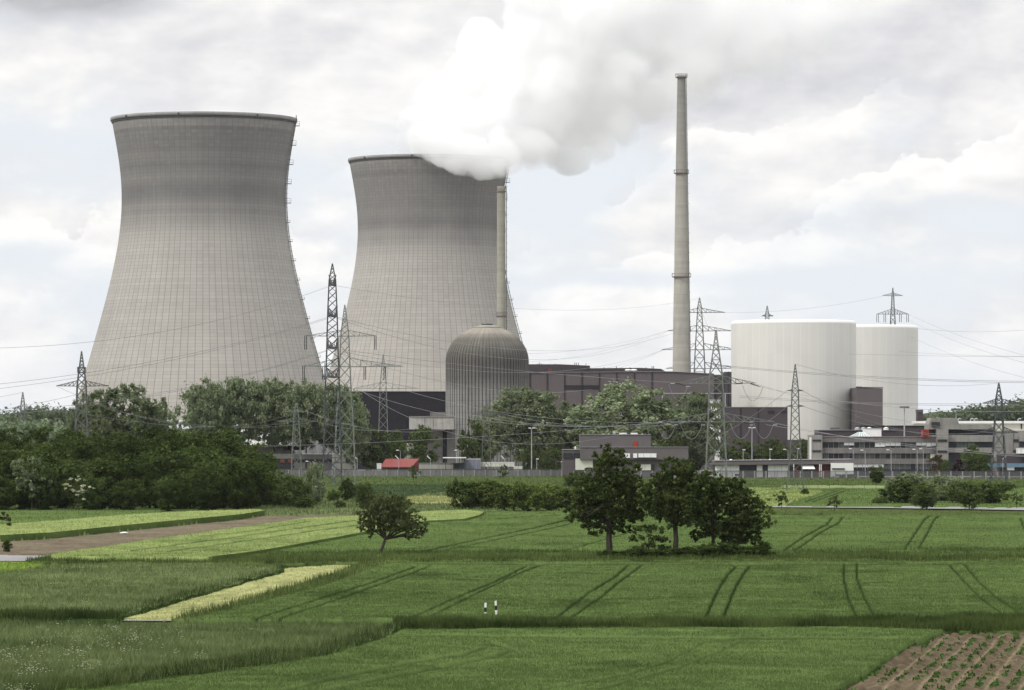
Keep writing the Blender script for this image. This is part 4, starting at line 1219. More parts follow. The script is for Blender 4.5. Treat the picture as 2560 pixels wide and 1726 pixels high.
# ---- chimneys
def stack(label, px, Y, prof, collars, mat, ladder=None, cat='chimney'):
    cx = X(px, Y)
    e = empty('chimney', (cx, Y, 0), label, cat)
    pr = [(L(r, Y), max(0, Z(py, Y))) for r, py in prof]
    MB().lathe(cx, Y, pr + [(pr[-1][0] * .8, pr[-1][1]), (pr[-1][0] * .8, pr[-1][1] - 3)], 40, False).build('shaft', mat, e, True)
    for r, py in collars:
        z = Z(py, Y)
        R = L(r, Y)
        g_ = MB().lathe(cx, Y, [(R * .55, z - .7), (R, z - .25), (R, z), (R * .5, z + .02)], 32, True)
        for i in range(16):
            a = 2 * math.pi * i / 16
            g_.bar((cx + R * math.cos(a), Y + R * math.sin(a), z), (cx + R * math.cos(a), Y + R * math.sin(a), z + 1.3), .06)
        rail = [(cx + R * math.cos(2 * math.pi * i / 32), Y + R * math.sin(2 * math.pi * i / 32), z + 1.3) for i in range(33)]
        g_.tube(rail, .07, 4)
        g_.build('gallery', M['gallery'], e)
    if ladder:
        ld = MB()
        zt, zb = pr[-1][1], pr[0][1]
        zz = zb + 3
        path = []
        for i in range(40):
            z = zb + 3 + (zt - zb - 3) * i / 39
            r = np.interp(-z, [-q[1] for q in reversed(pr)], [q[0] for q in reversed(pr)]) + .5
            path.append((cx + r * math.cos(ladder), Y + r * math.sin(ladder), z))
        ld.tube(path, .16, 4)
        for q in path[::1]:
            ld.bar(q, (q[0] + .45 * math.cos(ladder), q[1] + .45 * math.sin(ladder), q[2]), .12)
        ld.build('ladder', M['steel'], e)
    return e
def stack_mat(name, col, z_dark0, z_dark1, dark):
    m, gg, out = new_mat(name)
    p = gg.new('ShaderNodeTexCoord').outputs['Object']
    x, y, z = gg.sep(p)
    ring = gg.white(gg.comb(gg.m('FLOOR', gg.m('DIVIDE', z, 1.4)), 2.0, 1.0))
    bl = gg.noise(gg.comb(gg.m('MULTIPLY', x, 1.0), y, gg.m('MULTIPLY', z, .25)), .35, 5, .6)
    c = gg.mix(gg.m('MULTIPLY', gg.rng(z, z_dark0, z_dark1), gg.rng(bl, .3, .6, .5, 1)), col, dark)
    c = gg.vm('SCALE', c, scale=gg.m('MULTIPLY', gg.rng(ring, 0, 1, .93, 1.06), gg.rng(bl, .3, .7, .88, 1.1)))
    j = gg.m('GREATER_THAN', gg.m('FRACT', gg.m('DIVIDE', z, 5.6)), .97)
    c = gg.mix(gg.m('MULTIPLY', j, .25), c, (.1, .1, .1))
    bsdf(gg, out, c, .9, bump(gg, ring, .04), 0, .2)
    return m
M['gallery'] = plain('gallery', (.16, .12, .125), .7, .2, 1)
stack('tall tapering concrete chimney with three galleries behind the brown hall', 1703.5, 1690,
      [(25, 1174), (22, 930), (20.5, 800), (18.3, 692), (16.6, 580), (14.5, 450), (13.4, 380), (12, 300), (10.2, 205), (9.8, 189)],
      [(15, 193), (19, 433), (24, 692)], stack_mat('stack_concrete', (.345, .328, .288), 100, 160, (.20, .192, .178)), -.5)
stack('slender yellowish chimney standing behind the ribbed dome, against the right cooling tower', 1253, 1560,
      [(14, 1174), (10.6, 800), (10.4, 478), (10.2, 467)], [(12.6, 479), (13, 790)], stack_mat('stack_yellow', (.30, .29, .24), 60, 130, (.24, .23, .19)), -.35)

# ---- white round containments
def white_round(label, px, rpx, pytop, Y, npan, phase):
    cx = X(px, Y)
    R = L(rpx, Y)
    zt = Z(pytop, Y)
    e = empty('round_reactor_building', (cx, Y, 0), label, 'reactor building')
    m, gg, out = new_mat('white_panels')
    p = gg.new('ShaderNodeTexCoord').outputs['Object']
    x, y, z = gg.sep(p)
    a = gg.m('MULTIPLY', gg.m('ARCTAN2', y, x), npan / (2 * math.pi))
    fa = gg.m('FRACT', gg.m('ADD', a, 500.0 + phase))
    ia = gg.m('FLOOR', gg.m('ADD', a, 500.0 + phase))
    seam = gg.m('GREATER_THAN', gg.m('ABSOLUTE', gg.m('SUBTRACT', fa, .5)), .462)
    tone = gg.white(gg.comb(ia, 1.0, phase))
    hz = gg.white(gg.comb(gg.m('FLOOR', gg.m('DIVIDE', z, 6.5)), ia, 4.0))
    fine = gg.m('FRACT', gg.m('MULTIPLY', fa, 9.0))
    bl = gg.noise(p, .06, 5, .6)
    c = gg.vm('SCALE', gg.mix(0.0, (.590, .578, .535), (.6, .6, .5)), scale=gg.m('MULTIPLY', gg.rng(tone, 0, 1, .97, 1.02), gg.m('MULTIPLY', gg.rng(hz, 0, 1, .985, 1.015), gg.rng(bl, .3, .7, .965, 1.03))))
    c = gg.mix(gg.m('MULTIPLY', seam, .7), c, (.66, .65, .60))
    c = gg.mix(gg.rng(z, zt - 1.5, zt - 1.0), c, (.74, .73, .69))  # thin highlight along the rim, painted in as a paler tone
    bsdf(gg, out, c, .6, bump(gg, gg.m('ABSOLUTE', gg.m('SUBTRACT', fine, .5)), .06, .5), 0, .3)
    prof = [(R, 0), (R, zt - 1.3)] + [(R - 1.3 + 1.3 * math.cos(t), zt - 1.3 + 1.3 * math.sin(t)) for t in np.linspace(.15, math.pi / 2, 8)] + [(R * .4, zt + .1), (.1, zt + .2)]
    MB().lathe(cx, Y, prof, 192, False).build('wall', m, e, True)
white_round('nearer white round reactor building, the larger and higher looking one', 1984, 156, 803, 1600, 46, .2)
white_round('farther white round reactor building, half hidden behind the nearer one', 2146, 148.5, 815, 1690, 46, .6)

# ---- halls
def clad(name, col, seam=6.9, dark=(.02, .018, .02), line=.02, off=0.0, var=.08, vert=True):
    """ribbed sheet cladding"""
    m, gg, out = new_mat(name)
    p = gg.new('ShaderNodeTexCoord').outputs['Object']
    x, y, z = gg.sep(p)
    bl = gg.noise(p, .08, 5, .6)
    fx = gg.m('FRACT', gg.m('MULTIPLY', gg.m('ADD', x, y), 1 / .9))
    hz = gg.white(gg.comb(gg.m('FLOOR', gg.m('DIVIDE', z, 1.2)), 1.0, gg.m('FLOOR', gg.m('DIVIDE', x, 7.0))))
    c = gg.vm('SCALE', gg.mix(0.0, col, col), scale=gg.m('MULTIPLY', gg.rng(bl, .3, .7, 1 - var, 1 + var), gg.rng(hz, 0, 1, .97, 1.03)))
    bsdf(gg, out, c, .75, bump(gg, gg.m('ABSOLUTE', gg.m('SUBTRACT', fx, .5)), .08, .4), 0, .25)
    return m
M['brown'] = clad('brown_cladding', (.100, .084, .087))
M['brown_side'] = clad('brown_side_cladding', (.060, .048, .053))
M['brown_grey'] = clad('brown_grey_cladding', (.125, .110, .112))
M['black_clad'] = clad('black_cladding', (.011, .009, .014))
M['joint'] = plain('joint', (.018, .015, .018), .7, .1, 1)
M['trim'] = plain('trim', (.22, .20, .21), .6, .1, 1)
M['concrete'] = plain('concrete', (.235, .225, .205), .9, .14, .25, streak=.22)
M['concrete_dark'] = plain('concrete_dark', (.15, .14, .135), .9, .16, .25, streak=.25)
M['concrete_pale'] = plain('concrete_pale', (.34, .33, .30), .9, .14, .3, streak=.3)
M['white'] = plain('white_paint', (.74, .73, .70), .6, .05, .3, streak=.06)
M['cream'] = plain('cream_panel', (.60, .59, .50), .7, .06, .3)
M['blind'] = plain('blind', (.78, .78, .76), .7, .06, 1.5)
M['glass'] = plain('window_glass', (.028, .028, .034), .35, .3, .6, spec=.25)
M['red'] = plain('red_paint', (.34, .035, .02), .6, .12, 1)
M['redroof'] = plain('red_roof', (.215, .055, .048), .75, .12, .5, streak=.15)
M['darkred'] = plain('dark_red', (.12, .02, .022), .8, .15, .5)
M['blue'] = plain('blue_strip', (.10, .17, .23), .6, .1, .5)
M['roofgrey'] = plain('roof_grey', (.20, .20, .20), .9, .15, .3)
M['lampwhite'] = plain('lamp_white', (.72, .72, .70), .5, .05, 1)
M['yellowp'] = plain('yellow_panel', (.55, .36, .12), .7, .1, 1)

def gz(mb, px0, py0, px1, py1, Y, dep, base=False):
    return mb.pbox(px0, py0, px1, py1, Y, dep, base)
def bldg(name, label, px, Y, cat='building'):
    return empty(name, (X(px, Y), Y, 0), label, cat)

# turbine hall
b = bldg('turbine_hall', 'long brown clad turbine hall with dark vertical joints behind the willows', 1560, 1560)
def poly_wall(mb, pts_px, Y, dep):
    return mb.prism([(X(x, Y), Z(y, Y) if y < 1173 else 0.0) for x, y in pts_px], Y, Y + dep)
poly_wall(MB(), [(1322, 1174), (1322, 932), (1630, 929.5), (1681, 929.5), (1785, 935), (1785, 1174)], 1560, 22).build('wall', M['brown'], b)
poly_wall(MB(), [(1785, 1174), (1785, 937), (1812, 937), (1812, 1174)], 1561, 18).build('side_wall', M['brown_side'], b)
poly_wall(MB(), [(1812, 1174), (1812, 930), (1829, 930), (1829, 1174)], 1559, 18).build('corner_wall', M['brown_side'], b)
MB().pbox(1820, 929, 1822, 1100, 1558.9, .1).build('joint', M['joint'], b)
poly_wall(MB(), [(1322, 933), (1322, 911), (1400, 911), (1475, 914.5), (1475, 933)], 1590, 30).build('roof_block', M['brown_side'], b)
poly_wall(MB(), [(1475, 931), (1475, 921), (1600, 920), (1652, 922.5), (1664, 929), (1664, 931)], 1585, 25).build('roof_block', M['brown_side'], b)
for x in (1325, 1368, 1411.5, 1455, 1498.5, 1542, 1586, 1630):
    MB().pbox(x - 1.1, 932, x + 1.1, 1130, 1559.7, .4).build('joint', M['joint'], b)
MB().pbox(1412, 963.5, 1498, 974, 1559.85, .25).build('louvre_band', M['joint'], b)
poly_wall(MB(), [(1322, 932.4), (1322, 931.2), (1630, 928.7), (1681, 928.7), (1785, 934.2), (1785, 935.4), (1681, 930), (1630, 930)], 1559.6, 1).build('parapet_trim', M['trim'], b)
for x in (1345, 1349, 1354, 1388, 1437, 1441, 1446, 1465, 1510, 1541, 1575, 1615, 1630, 1634):
    h_ = 5 if x in (1349, 1437, 1441, 1446, 1541, 1630, 1634) else 2.5
    Yv = 1592
    yb = 912 if x < 1475 else 921
    MB().bar(W(x, yb + 1, Yv), W(x, yb - h_, Yv), .22).build('roof_vent', M['trim'], b)
for x in (1570, 1585):
    MB().lathe(X(x, 1575), 1575, [(.5, Z(931, 1575)), (.5, Z(927, 1575)), (1.3, Z(926.5, 1575)), (1.0, Z(923.5, 1575)), (.1, Z(923, 1575))], 16).build('roof_fan', M['lampwhite'], b)
fl = MB().box(X(1373, 1589), X(1375.5, 1589), 1588.2, 1589, Z(930, 1589), Z(922, 1589)).build('red_lamp', M['red'], b)
MB().box(X(1369.5, 1589.5), X(1371, 1589.5), 1588.6, 1589.5, Z(930, 1589), Z(924, 1589)).box(X(1377.5, 1589.5), X(1379, 1589.5), 1588.6, 1589.5, Z(930, 1589), Z(924, 1589)).build('lamp_guard', M['red'], b)
MB().pbox(1655, 983, 1829, 984.5, 1556, 1.2).pbox(1655, 984.5, 1657, 1174, 1556, 1.0, True).pbox(1812, 984.5, 1814, 1174, 1556, 1.0, True).build('pipe_bridge', M['galv'], b)

b = bldg('dark_connecting_building', 'tall dark brown block standing between the two white round buildings', 2174, 1560)
poly_wall(MB(), [(2142, 1174), (2142, 969), (2207, 971), (2207, 1174)], 1560, 30).build('wall', M['brown'], b)
MB().pbox(2141, 968, 2208, 969.6, 1559.8, 2).build('roof_edge', M['joint'], b)
for x in (2143, 2148, 2153):
    MB().pbox(x - 1, 966, x + 1, 969, 1562, 1.2).build('roof_vent', M['joint'], b)
b = bldg('brown_annex', 'brown clad annex with dark joints at the foot of the nearer white round building', 1895, 1500)
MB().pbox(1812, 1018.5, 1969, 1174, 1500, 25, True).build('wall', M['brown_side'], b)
MB().pbox(1811.5, 1017.6, 1969.5, 1019, 1499.8, .6).build('parapet_trim', M['trim'], b)
for x in (1852, 1896):
    MB().pbox(x - 1.1, 1019.5, x + 1.1, 1160, 1499.8, .3).build('joint', M['joint'], b)
for x in (1920, 1952):
    MB().pbox(x, 1027, x + 16, 1034, 1499.85, .3).build('louvre', M['joint'], b)
MB().bar(W(1928, 1018, 1510), W(1928, 1007, 1510), .1).build('antenna', M['galv'], b)
b = bldg('low_brown_annex', 'low brown strip building right of the brown annex, under the white round building', 2000, 1480)
MB().pbox(1974, 1100, 2040, 1174, 1480, 20, True).build('wall', M['brown_side'], b)

b = bldg('black_hall', 'black windowless hall left of the ribbed dome', 995, 1600)
MB().pbox(878, 979, 1135, 1174, 1600, 50, True).build('wall', M['black_clad'], b)
MB().pbox(877.5, 978, 1135, 979.4, 1599.7, 1).build('parapet_trim', M['trim'], b)
MB().pbox(1014.5, 980, 1015.6, 1110, 1599.8, .3).build('downpipe', M['joint'], b)
for py in (1004, 1030, 1052):
    MB().pbox(879, py, 1134, py + .5, 1599.85, .25).build('panel_joint', M['joint'], b)

b = bldg('concrete_box_tower', 'pale concrete box raised on a grey tower, left of the ribbed dome', 1080, 1450)
MB().pbox(1023, 1042, 1134.5, 1074, 1440, 16).build('box', M['concrete_pale'], b)
MB().pbox(1022, 1041, 1135.5, 1043, 1439.7, 17).build('parapet', M['concrete'], b)
MB().pbox(1061, 1044, 1062, 1073.5, 1439.8, .3).build('joint', M['concrete_dark'], b)
MB().pbox(1082.5, 1044, 1083.5, 1073.5, 1439.8, .3).build('joint', M['concrete_dark'], b)
MB().pbox(1075, 1031, 1113, 1042, 1446, 8).build('roof_house', M['concrete_dark'], b)
MB().pbox(1056, 1073, 1138, 1174, 1446, 14, True).build('tower', M['concrete_dark'], b)
MB().pbox(1036, 1073, 1056, 1174, 1449, 10, True).build('recess', M['black_clad'], b)
MB().pbox(1107, 1075, 1117, 1174, 1445.8, .5, True).build('duct', M['black_clad'], b)
MB().lathe(X(1024, 1450), 1450, [(L(14, 1450), 0), (L(14, 1450), Z(1112, 1450)), (L(11, 1450), Z(1109, 1450)), (.1, Z(1108, 1450))], 32).build('round_tank', M['concrete'], b, True)

# ---- low buildings on the left behind the fence
b = bldg('workshop_building', 'long grey low building behind the trees at the left of the plant fence', 740, 1345)
MB().pbox(560, 1136, 830, 1174, 1345, 18, True).build('wall', M['concrete_dark'], b)
MB().pbox(560, 1135, 735, 1147, 1344.6, 1).build('fascia', M['concrete'], b)
MB().pbox(735, 1136, 830, 1148.5, 1344.5, 1).build('fascia', M['concrete_dark'], b)
for i, x in enumerate(range(562, 733, 10)):
    MB().pbox(x, 1149, x + 8, 1156, 1344.8, .3).build('window', M['red'] if i in (14, 16) else M['glass'], b)
for x in range(738, 828, 12):
    MB().pbox(x, 1149.5, x + 10.5, 1156, 1344.8, .3).build('window', M['glass'], b)
MB().pbox(560, 1157, 735, 1173, 1344.8, .3).build('plinth_windows', M['glass'], b)
MB().pbox(560, 1113, 735, 1136, 1352, 12).build('upper_wall', M['concrete'], b)
MB().pbox(710, 1115, 760, 1126, 1351.7, .5).build('dark_panel', M['black_clad'], b)
MB().pbox(755, 1134.5, 888, 1136, 1344.4, 1).build('roof_edge', M['white'], b)
b = bldg('white_pump_house', 'white building glimpsed between the bare willow trunks', 655, 1480)
MB().pbox(596, 1068, 702, 1174, 1480, 20, True).build('wall', M['white'], b)
MB().pbox(595, 1066.6, 703, 1069, 1479.6, 21).build('roof_edge', M['galv'], b)
b = bldg('concrete_block_house', 'square concrete block at the right end of the grey low building', 858, 1340)
MB().pbox(830, 1136, 888, 1174, 1340, 14, True).build('wall', M['concrete'], b)
MB().pbox(864, 1147, 883, 1156, 1339.7, .4).build('window', M['glass'], b)
MB().pbox(830, 1154.6, 864, 1155.8, 1339.8, .3).build('joint', M['concrete_dark'], b)

b = bldg('red_roof_shed', 'open shed with a bright red sloping roof behind the plant fence', 998, 1335)
Ys = 1335.0
rf = MB()
q = [(963, 1147.5), (1047, 1147.5), (1032, 1167.5), (951, 1167.5)]
fr = [(X(951, Ys), Ys - 2, Z(1167.5, Ys)), (X(1030, Ys), Ys - 2, Z(1167.5, Ys)), (X(1047, Ys), Ys + 5, Z(1147.5, Ys)), (X(963, Ys), Ys + 5, Z(1147.5, Ys))]
rf.quad_grid([fr, [(x, y, z - .25) for x, y, z in fr]], True, True)
rf.build('roof', M['redroof'], b)
MB().prism([(X(956, Ys), 0), (X(956, Ys), Z(1168.5, Ys)), (X(1028, Ys), Z(1168.5, Ys)), (X(1045, Ys), Z(1151, Ys)), (X(1045, Ys), 0)], Ys + .5, Ys + 4.5).build('wall', M['darkred'], b)

def container(label, px0, py0, px1, py1, Y, mat, roofmat=None, dep=2.6, base=True, name='site_container'):
    e = empty(name, (X((px0 + px1) / 2, Y), Y, 0), label, 'container')
    MB().pbox(px0, py0 + .8, px1, py1, Y, dep, base).build('body', mat, e)
    MB().pbox(px0 - .4, py0, px1 + .4, py0 + 1.2, Y - .1, dep + .2).build('roof', roofmat or mat, e)
    n = max(2, int((px1 - px0) / 9))
    rb = MB()
    for i in range(n + 1):
        x = px0 + (px1 - px0) * i / n
        rb.pbox(x - .35, py0 + 1.2, x + .35, py1, Y - .08, .1)
    rb.build('ribs', M['galv'], e)
    return e
container('small white container left of the red roofed shed', 942, 1159, 953, 1174, 1330, M['white'])
container('grey blue container with a white roof beside the gatehouse', 1159, 1147.5, 1201, 1174, 1328, plain('bluegrey', (.17, .18, .22), .6, .1, .5), M['white'])
container('long cream container right of the slim pylon foot', 1202, 1156, 1286, 1167, 1330, M['cream'], M['white'], base=False)
container('low cream container at the end of the long one', 1284, 1166.5, 1306, 1176, 1322, M['cream'], M['white'])
b = bldg('gatehouse', 'small gatehouse with a flat white canopy behind the concrete fence', 1135, 1326)
MB().pbox(1107, 1143.8, 1165, 1146, 1322, 8).build('canopy', M['white'], b)
MB().pbox(1113, 1146, 1115, 1174, 1325, .4, True).build('post', M['steel'], b)
MB().pbox(1160, 1146, 1162, 1174, 1325, .4, True).build('post', M['steel'], b)
MB().pbox(1133, 1158, 1163, 1174, 1327, 4, True).build('booth', M['steel_dark'], b)
MB().pbox(1137, 1161, 1147, 1170, 1326.8, .3).build('window', M['glass'], b)
b = bldg('yard_wall', 'low plain concrete wall between the red roofed shed and the gatehouse', 1090, 1332, 'wall')
MB().pbox(1047, 1158.5, 1133, 1174, 1332, .6, True).build('wall_panel', M['concrete_pale'], b)
MB().pbox(1046.5, 1157.6, 1133.5, 1159, 1331.8, 1).build('coping', M['concrete'], b)
b = bldg('scaffold_rack', 'rack with orange shelves glimpsed through the willows left of the low brown building', 1400, 1440, 'rack')
for py in (1094, 1106, 1119):
    MB().pbox(1364, py, 1436, py + 2, 1440, 2).build('shelf', M['yellowp'], b)  # shelves carry a plain orange colour
MB().pbox(1362, 1088, 1438, 1130, 1442, 8).build('back', M['black_clad'], b)

# ---- low brown building in the middle
b = bldg('low_brown_building', 'low stepped brown building with white blinds, half hidden by the big round tree', 1570, 1300)
MB().pbox(1450, 1087, 1627, 1119, 1306, 16).build('upper_storey', M['brown_grey'], b)
MB().pbox(1449.6, 1086.2, 1627.4, 1087.8, 1305.8, 17).build('roof_edge', M['trim'], b)
MB().pbox(1450, 1118, 1721, 1149, 1300, 20).build('middle_storey', M['brown_grey'], b)
MB().pbox(1449.6, 1117.2, 1721.4, 1118.9, 1299.8, .8).build('roof_edge', M['trim'], b)
MB().pbox(1450, 1149, 1716, 1174, 1301.5, 18, True).build('ground_storey', M['brown_grey'], b)
MB().pbox(1450, 1148.6, 1716, 1150, 1301.2, .6).build('roof_edge', M['trim'], b)
MB().pbox(1406, 1125, 1450, 1174, 1302, 16, True).build('side_wing', M['brown'], b)
MB().pbox(1405.6, 1124, 1450, 1125.6, 1301.8, 16.5).build('roof_edge', M['trim'], b)
for x0, x1 in ((1409, 1431), (1434, 1449)):
    MB().pbox(x0, 1133, x1, 1146.5, 1301.7, .4).build('window', M['glass'], b)
MB().pbox(1438.5, 1147, 1482, 1175, 1301.0, .45).build('white_panel', M['cream'], b)
for x0, x1, y0, y1 in ((1596, 1609, 1134, 1144), (1609.6, 1627, 1134, 1144), (1627.6, 1641, 1134, 1144), (1583, 1593, 1134, 1145), (1560, 1575, 1134, 1145)):
    MB().pbox(x0, y0, x1, y1, 1299.7, .25).build('blind', M['blind'], b)
MB().pbox(1583, 1144.4, 1641, 1146, 1299.75, .2).build('window', M['glass'], b)
for x0, x1 in ((1590, 1602.5), (1603, 1612), (1612.6, 1627)):
    MB().pbox(x0, 1161.5, x1, 1176, 1301.2, .25).build('blind', M['cream'], b)
MB().pbox(1628, 1161.5, 1636, 1176, 1301.2, .25).build('window', M['glass'], b)
d_ = MB().pbox(1584, 1103.5, 1593, 1118, 1305.7, .25).build('door', M['red'], b)
for x0, x1, y0 in ((1549, 1567, 1082.5), (1577, 1594, 1082.5), (1507, 1511, 1085), (1604, 1608, 1085)):
    MB().pbox(x0, y0, x1, 1086.4, 1311, 2).build('roof_hatch', M['lampwhite'], b)
MB().lathe(X(1536, 1312), 1312, [(.4, Z(1087, 1312)), (.4, Z(1084, 1312)), (.55, Z(1082, 1312)), (.4, Z(1079.5, 1312)), (.05, Z(1079, 1312))], 12).build('roof_fan', M['galv'], b)
MB().lathe(X(1438.5, 1308), 1308, [(.3, Z(1125, 1308)), (.3, Z(1119, 1308)), (.1, Z(1116.5, 1308))], 12).build('vent_pipe', M['lampwhite'], b)
b = bldg('white_stair_tower', 'narrow white tower seen through the lattice of the broad pylon', 1787, 1440, 'tower')
MB().pbox(1776, 1000, 1801, 1110, 1440, 5).pbox(1788, 1100, 1799, 1174, 1440, 4, True).build('wall', M['white'], b)
MB().pbox(1775, 999, 1802, 1001, 1439.7, 6).build('roof_edge', M['galv'], b)

# ---- long low gate building with blinds
b = bldg('entrance_building', 'long low brown roofed building with white blinds behind the palisade fence', 1950, 1290)
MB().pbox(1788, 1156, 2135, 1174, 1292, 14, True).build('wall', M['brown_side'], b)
MB().prism([(X(1786, 1290), Z(1163, 1290)), (X(1786, 1290), Z(1152.5, 1290)), (X(2135, 1290), Z(1149, 1290)), (X(2135, 1290), Z(1160.5, 1290))], 1290, 1308).build('fascia', M['brown_grey'], b)
MB().prism([(X(1786, 1290), Z(1152.6, 1290)), (X(1786, 1290), Z(1151.6, 1290)), (X(2135, 1290), Z(1148, 1290)), (X(2135, 1290), Z(1149, 1290))], 1289.8, 1308.3).build('roof_edge', M['trim'], b)
for x0, x1 in ((1788, 1806), (1806.5, 1827), (1827.5, 1848), (1892, 1906), (1920, 1937), (1937.5, 1954), (1954.5, 1970)):
    MB().pbox(x0, 1163.2, x1, 1190, 1291.7, .25, True).build('blind', M['blind'], b)
for x0, x1 in ((1850, 1889), (1908, 1918)):
    MB().pbox(x0, 1163.2, x1, 1174, 1291.75, .2, True).build('window', M['glass'], b)
for x0, x1 in ((1986, 2000), (2037, 2050), (2055, 2074)):
    MB().pbox(x0, 1161.5, x1, 1174, 1291.7, .25, True).build('red_panel', M['darkred'], b)
aw = MB()
Ya = 1291.6
aw.quad_grid([[(X(2002, Ya), Ya, Z(1161, Ya)), (X(2032, Ya), Ya, Z(1161, Ya)), (X(2038, Ya - 2.4), Ya - 2.4, Z(1173, Ya)), (X(2003, Ya - 2.4), Ya - 2.4, Z(1173, Ya))],
              [(X(2002, Ya), Ya, Z(1160.6, Ya)), (X(2032, Ya), Ya, Z(1160.6, Ya)), (X(2038, Ya - 2.4), Ya - 2.4, Z(1172.6, Ya)), (X(2003, Ya - 2.4), Ya - 2.4, Z(1172.6, Ya))]], True, True)
aw.build('awning', M['white'], b)
for x in (1984.5, 2049, 2053):
    MB().pbox(x - 1, 1161, x + 1, 1190, 1289, .3, True).build('column', M['white'], b)
for x in (1828, 1826, 1925):
    pass
for x in (1827, 1925, 1984):
    MB().lathe(X(x, 1297), 1297, [(.55, Z(1152, 1297)), (.5, Z(1149.5, 1297)), (.05, Z(1148, 1297))], 14).build('roof_dome', M['lampwhite'], b)
for x in range(1888, 2040, 11):
    MB().pbox(x, 1149.3, x + 7, 1150.6, 1300, 1.2).build('roof_light', M['lampwhite'], b)
b = bldg('white_entrance_block', 'white block with a small canopy at the end of the entrance building', 2100, 1286)
MB().pbox(2079, 1158.5, 2134, 1174, 1286, 4, True).build('wall', M['white'], b)
MB().pbox(2080, 1171, 2112, 1174, 1285.7, .3).build('window', M['glass'], b)

# ---- office building
b = bldg('office_building', 'long concrete office building with three window bands and white blinds', 2200, 1340)
Yo = 1340
MB().pbox(2057, 1093, 2344, 1174, Yo + .8, 16, True).build('glass_wall', M['glass'], b)
for y0, y1 in ((1092.5, 1106), (1120, 1134), (1147, 1160.5)):
    MB().pbox(2055, y0, 2344, y1, Yo - .4, 2).build('parapet_band', M['concrete_dark'], b)
MB().pbox(2054.6, 1091.6, 2344, 1092.9, Yo - .6, 17).build('roof_edge', M['trim'], b)
MB().pbox(2029, 1088, 2056, 1174, Yo - 1.5, 18, True).build('stair_tower', M['concrete'], b)
for y0 in (1099.5, 1126):
    MB().pbox(2031, y0, 2053, y0 + 4.5, Yo - 1.7, .3).build('window', M['glass'], b)
MB().pbox(2025.5, 1094, 2028.6, 1174, Yo - 1, 3, True).build('white_strip', M['white'], b)
rw = random.Random(3)
def windows(x0, x1, n, y0, y1, blinds):
    wd = (x1 - x0) / n
    for i in range(n):
        a, c = x0 + i * wd, x0 + (i + 1) * wd
        w_ = MB().pbox(a + .6, y0 + .4, c - .6, y1 - .2, Yo + .55, .2).build('window', M['glass'] if rw.random() < .6 else M['glass2'], b)
        MB().pbox(c - .5, y0, c + .5, y1, Yo + .4, .35).build('mullion', M['trim'], b)
        if i in blinds:
            MB().pbox(a + .5, y0 + .6, c - .5, y0 + (y1 - y0) * blinds[i], Yo + .2, .15).build('blind', M['blind'], b)
M['glass2'] = plain('window_curtained', (.085, .095, .09), .5, .3, .8)
windows(2058, 2342, 22, 1106, 1120, {4: .55, 5: .55, 10: .8, 11: .8, 12: .62, 13: .62, 14: .62, 18: .55, 19: .55, 20: .7, 21: .65})
windows(2058, 2342, 22, 1134, 1147, {})
windows(2130, 2342, 16, 1160.5, 1174, {0: .6, 1: .6, 2: .6, 3: .6, 4: .6, 5: .6})
MB().pbox(2326, 1134.5, 2343, 1146.5, Yo + .1, .3).build('white_panel', M['cream'], b)
MB().pbox(2342, 1074, 2371, 1151, Yo - 2, 10).build('concrete_core', M['concrete'], b)
MB().pbox(2342, 1151, 2371, 1174, Yo - .5, 10, True).build('core_foot', M['concrete_dark'], b)
for y0 in (1099, 1126.5):
    MB().pbox(2344, y0, 2368, y0 + 6, Yo - 2.2, .3).build('window', M['glass'], b)
MB().prism([(X(2322, Yo), Z(1062, Yo)), (X(2329, Yo), Z(1045, Yo)), (X(2393, Yo), Z(1045, Yo)), (X(2399, Yo), Z(1062, Yo))], Yo + 1, Yo + 14).build('roof_house', M['concrete'], b)
MB().pbox(2329, 1055.5, 2350, 1067, Yo - .6, 1).build('window', M['glass'], b)
MB().prism([(X(2322, Yo), Z(1074, Yo)), (X(2322, Yo), Z(1061.8, Yo)), (X(2478, Yo), Z(1061.8, Yo)), (X(2484, Yo), Z(1074, Yo))], Yo, Yo + 15).build('upper_slab', M['concrete'], b)
MB().pbox(2322, 1074, 2484, 1088.5, Yo + 3, 10).build('dark_band', M['glass'], b)
MB().pbox(2322, 1088, 2342, 1093, Yo, 10).build('sill_band', M['concrete'], b)
MB().pbox(2371, 1093, 2486, 1174, Yo + 1.2, 14, True).build('glass_wall', M['glass'], b)
MB().pbox(2371, 1088, 2486, 1105, Yo + .1, 2).build('parapet_band', M['concrete'], b)
MB().pbox(2371, 1119.5, 2486, 1132, Yo + .1, 2).build('parapet_band', M['concrete'], b)
for i in range(12):
    x = 2373 + i * 9.3
    MB().pbox(x, 1105.5, x + 8, 1119, Yo + 1.0, .15).build('window', M['glass2'] if i in (2, 3, 4, 5, 6) else M['glass'], b)
MB().pbox(2485, 1077, 2532, 1174, Yo - .5, 12, True).build('end_block', M['concrete'], b)
for y0 in (1098.5, 1125.5):
    MB().pbox(2534.5, y0, 2546, y0 + 6.5, Yo - .35, .3).build('window', M['glass'], b)
MB().pbox(2532, 1077, 2600, 1134, Yo - .1, 12).build('end_wing', M['concrete'], b)
MB().pbox(2548, 1091, 2700, 1104, Yo - .6, 2).build('parapet_band', M['concrete'], b)
MB().pbox(2548, 1104, 2700, 1118, Yo - .2, 2).build('window', M['glass'], b)
for a, c in ((1091.2, 1091.2),):
    pass
b = bldg('brown_roof_storey', 'long dark brown storey set back on the roof of the office building', 2180, 1362)
MB().pbox(2047, 1076, 2239, 1110, 1362, 20).build('wall', M['brown_side'], b)
MB().pbox(2046.5, 1075, 2239.5, 1076.6, 1361.7, 21).build('roof_edge', M['trim'], b)
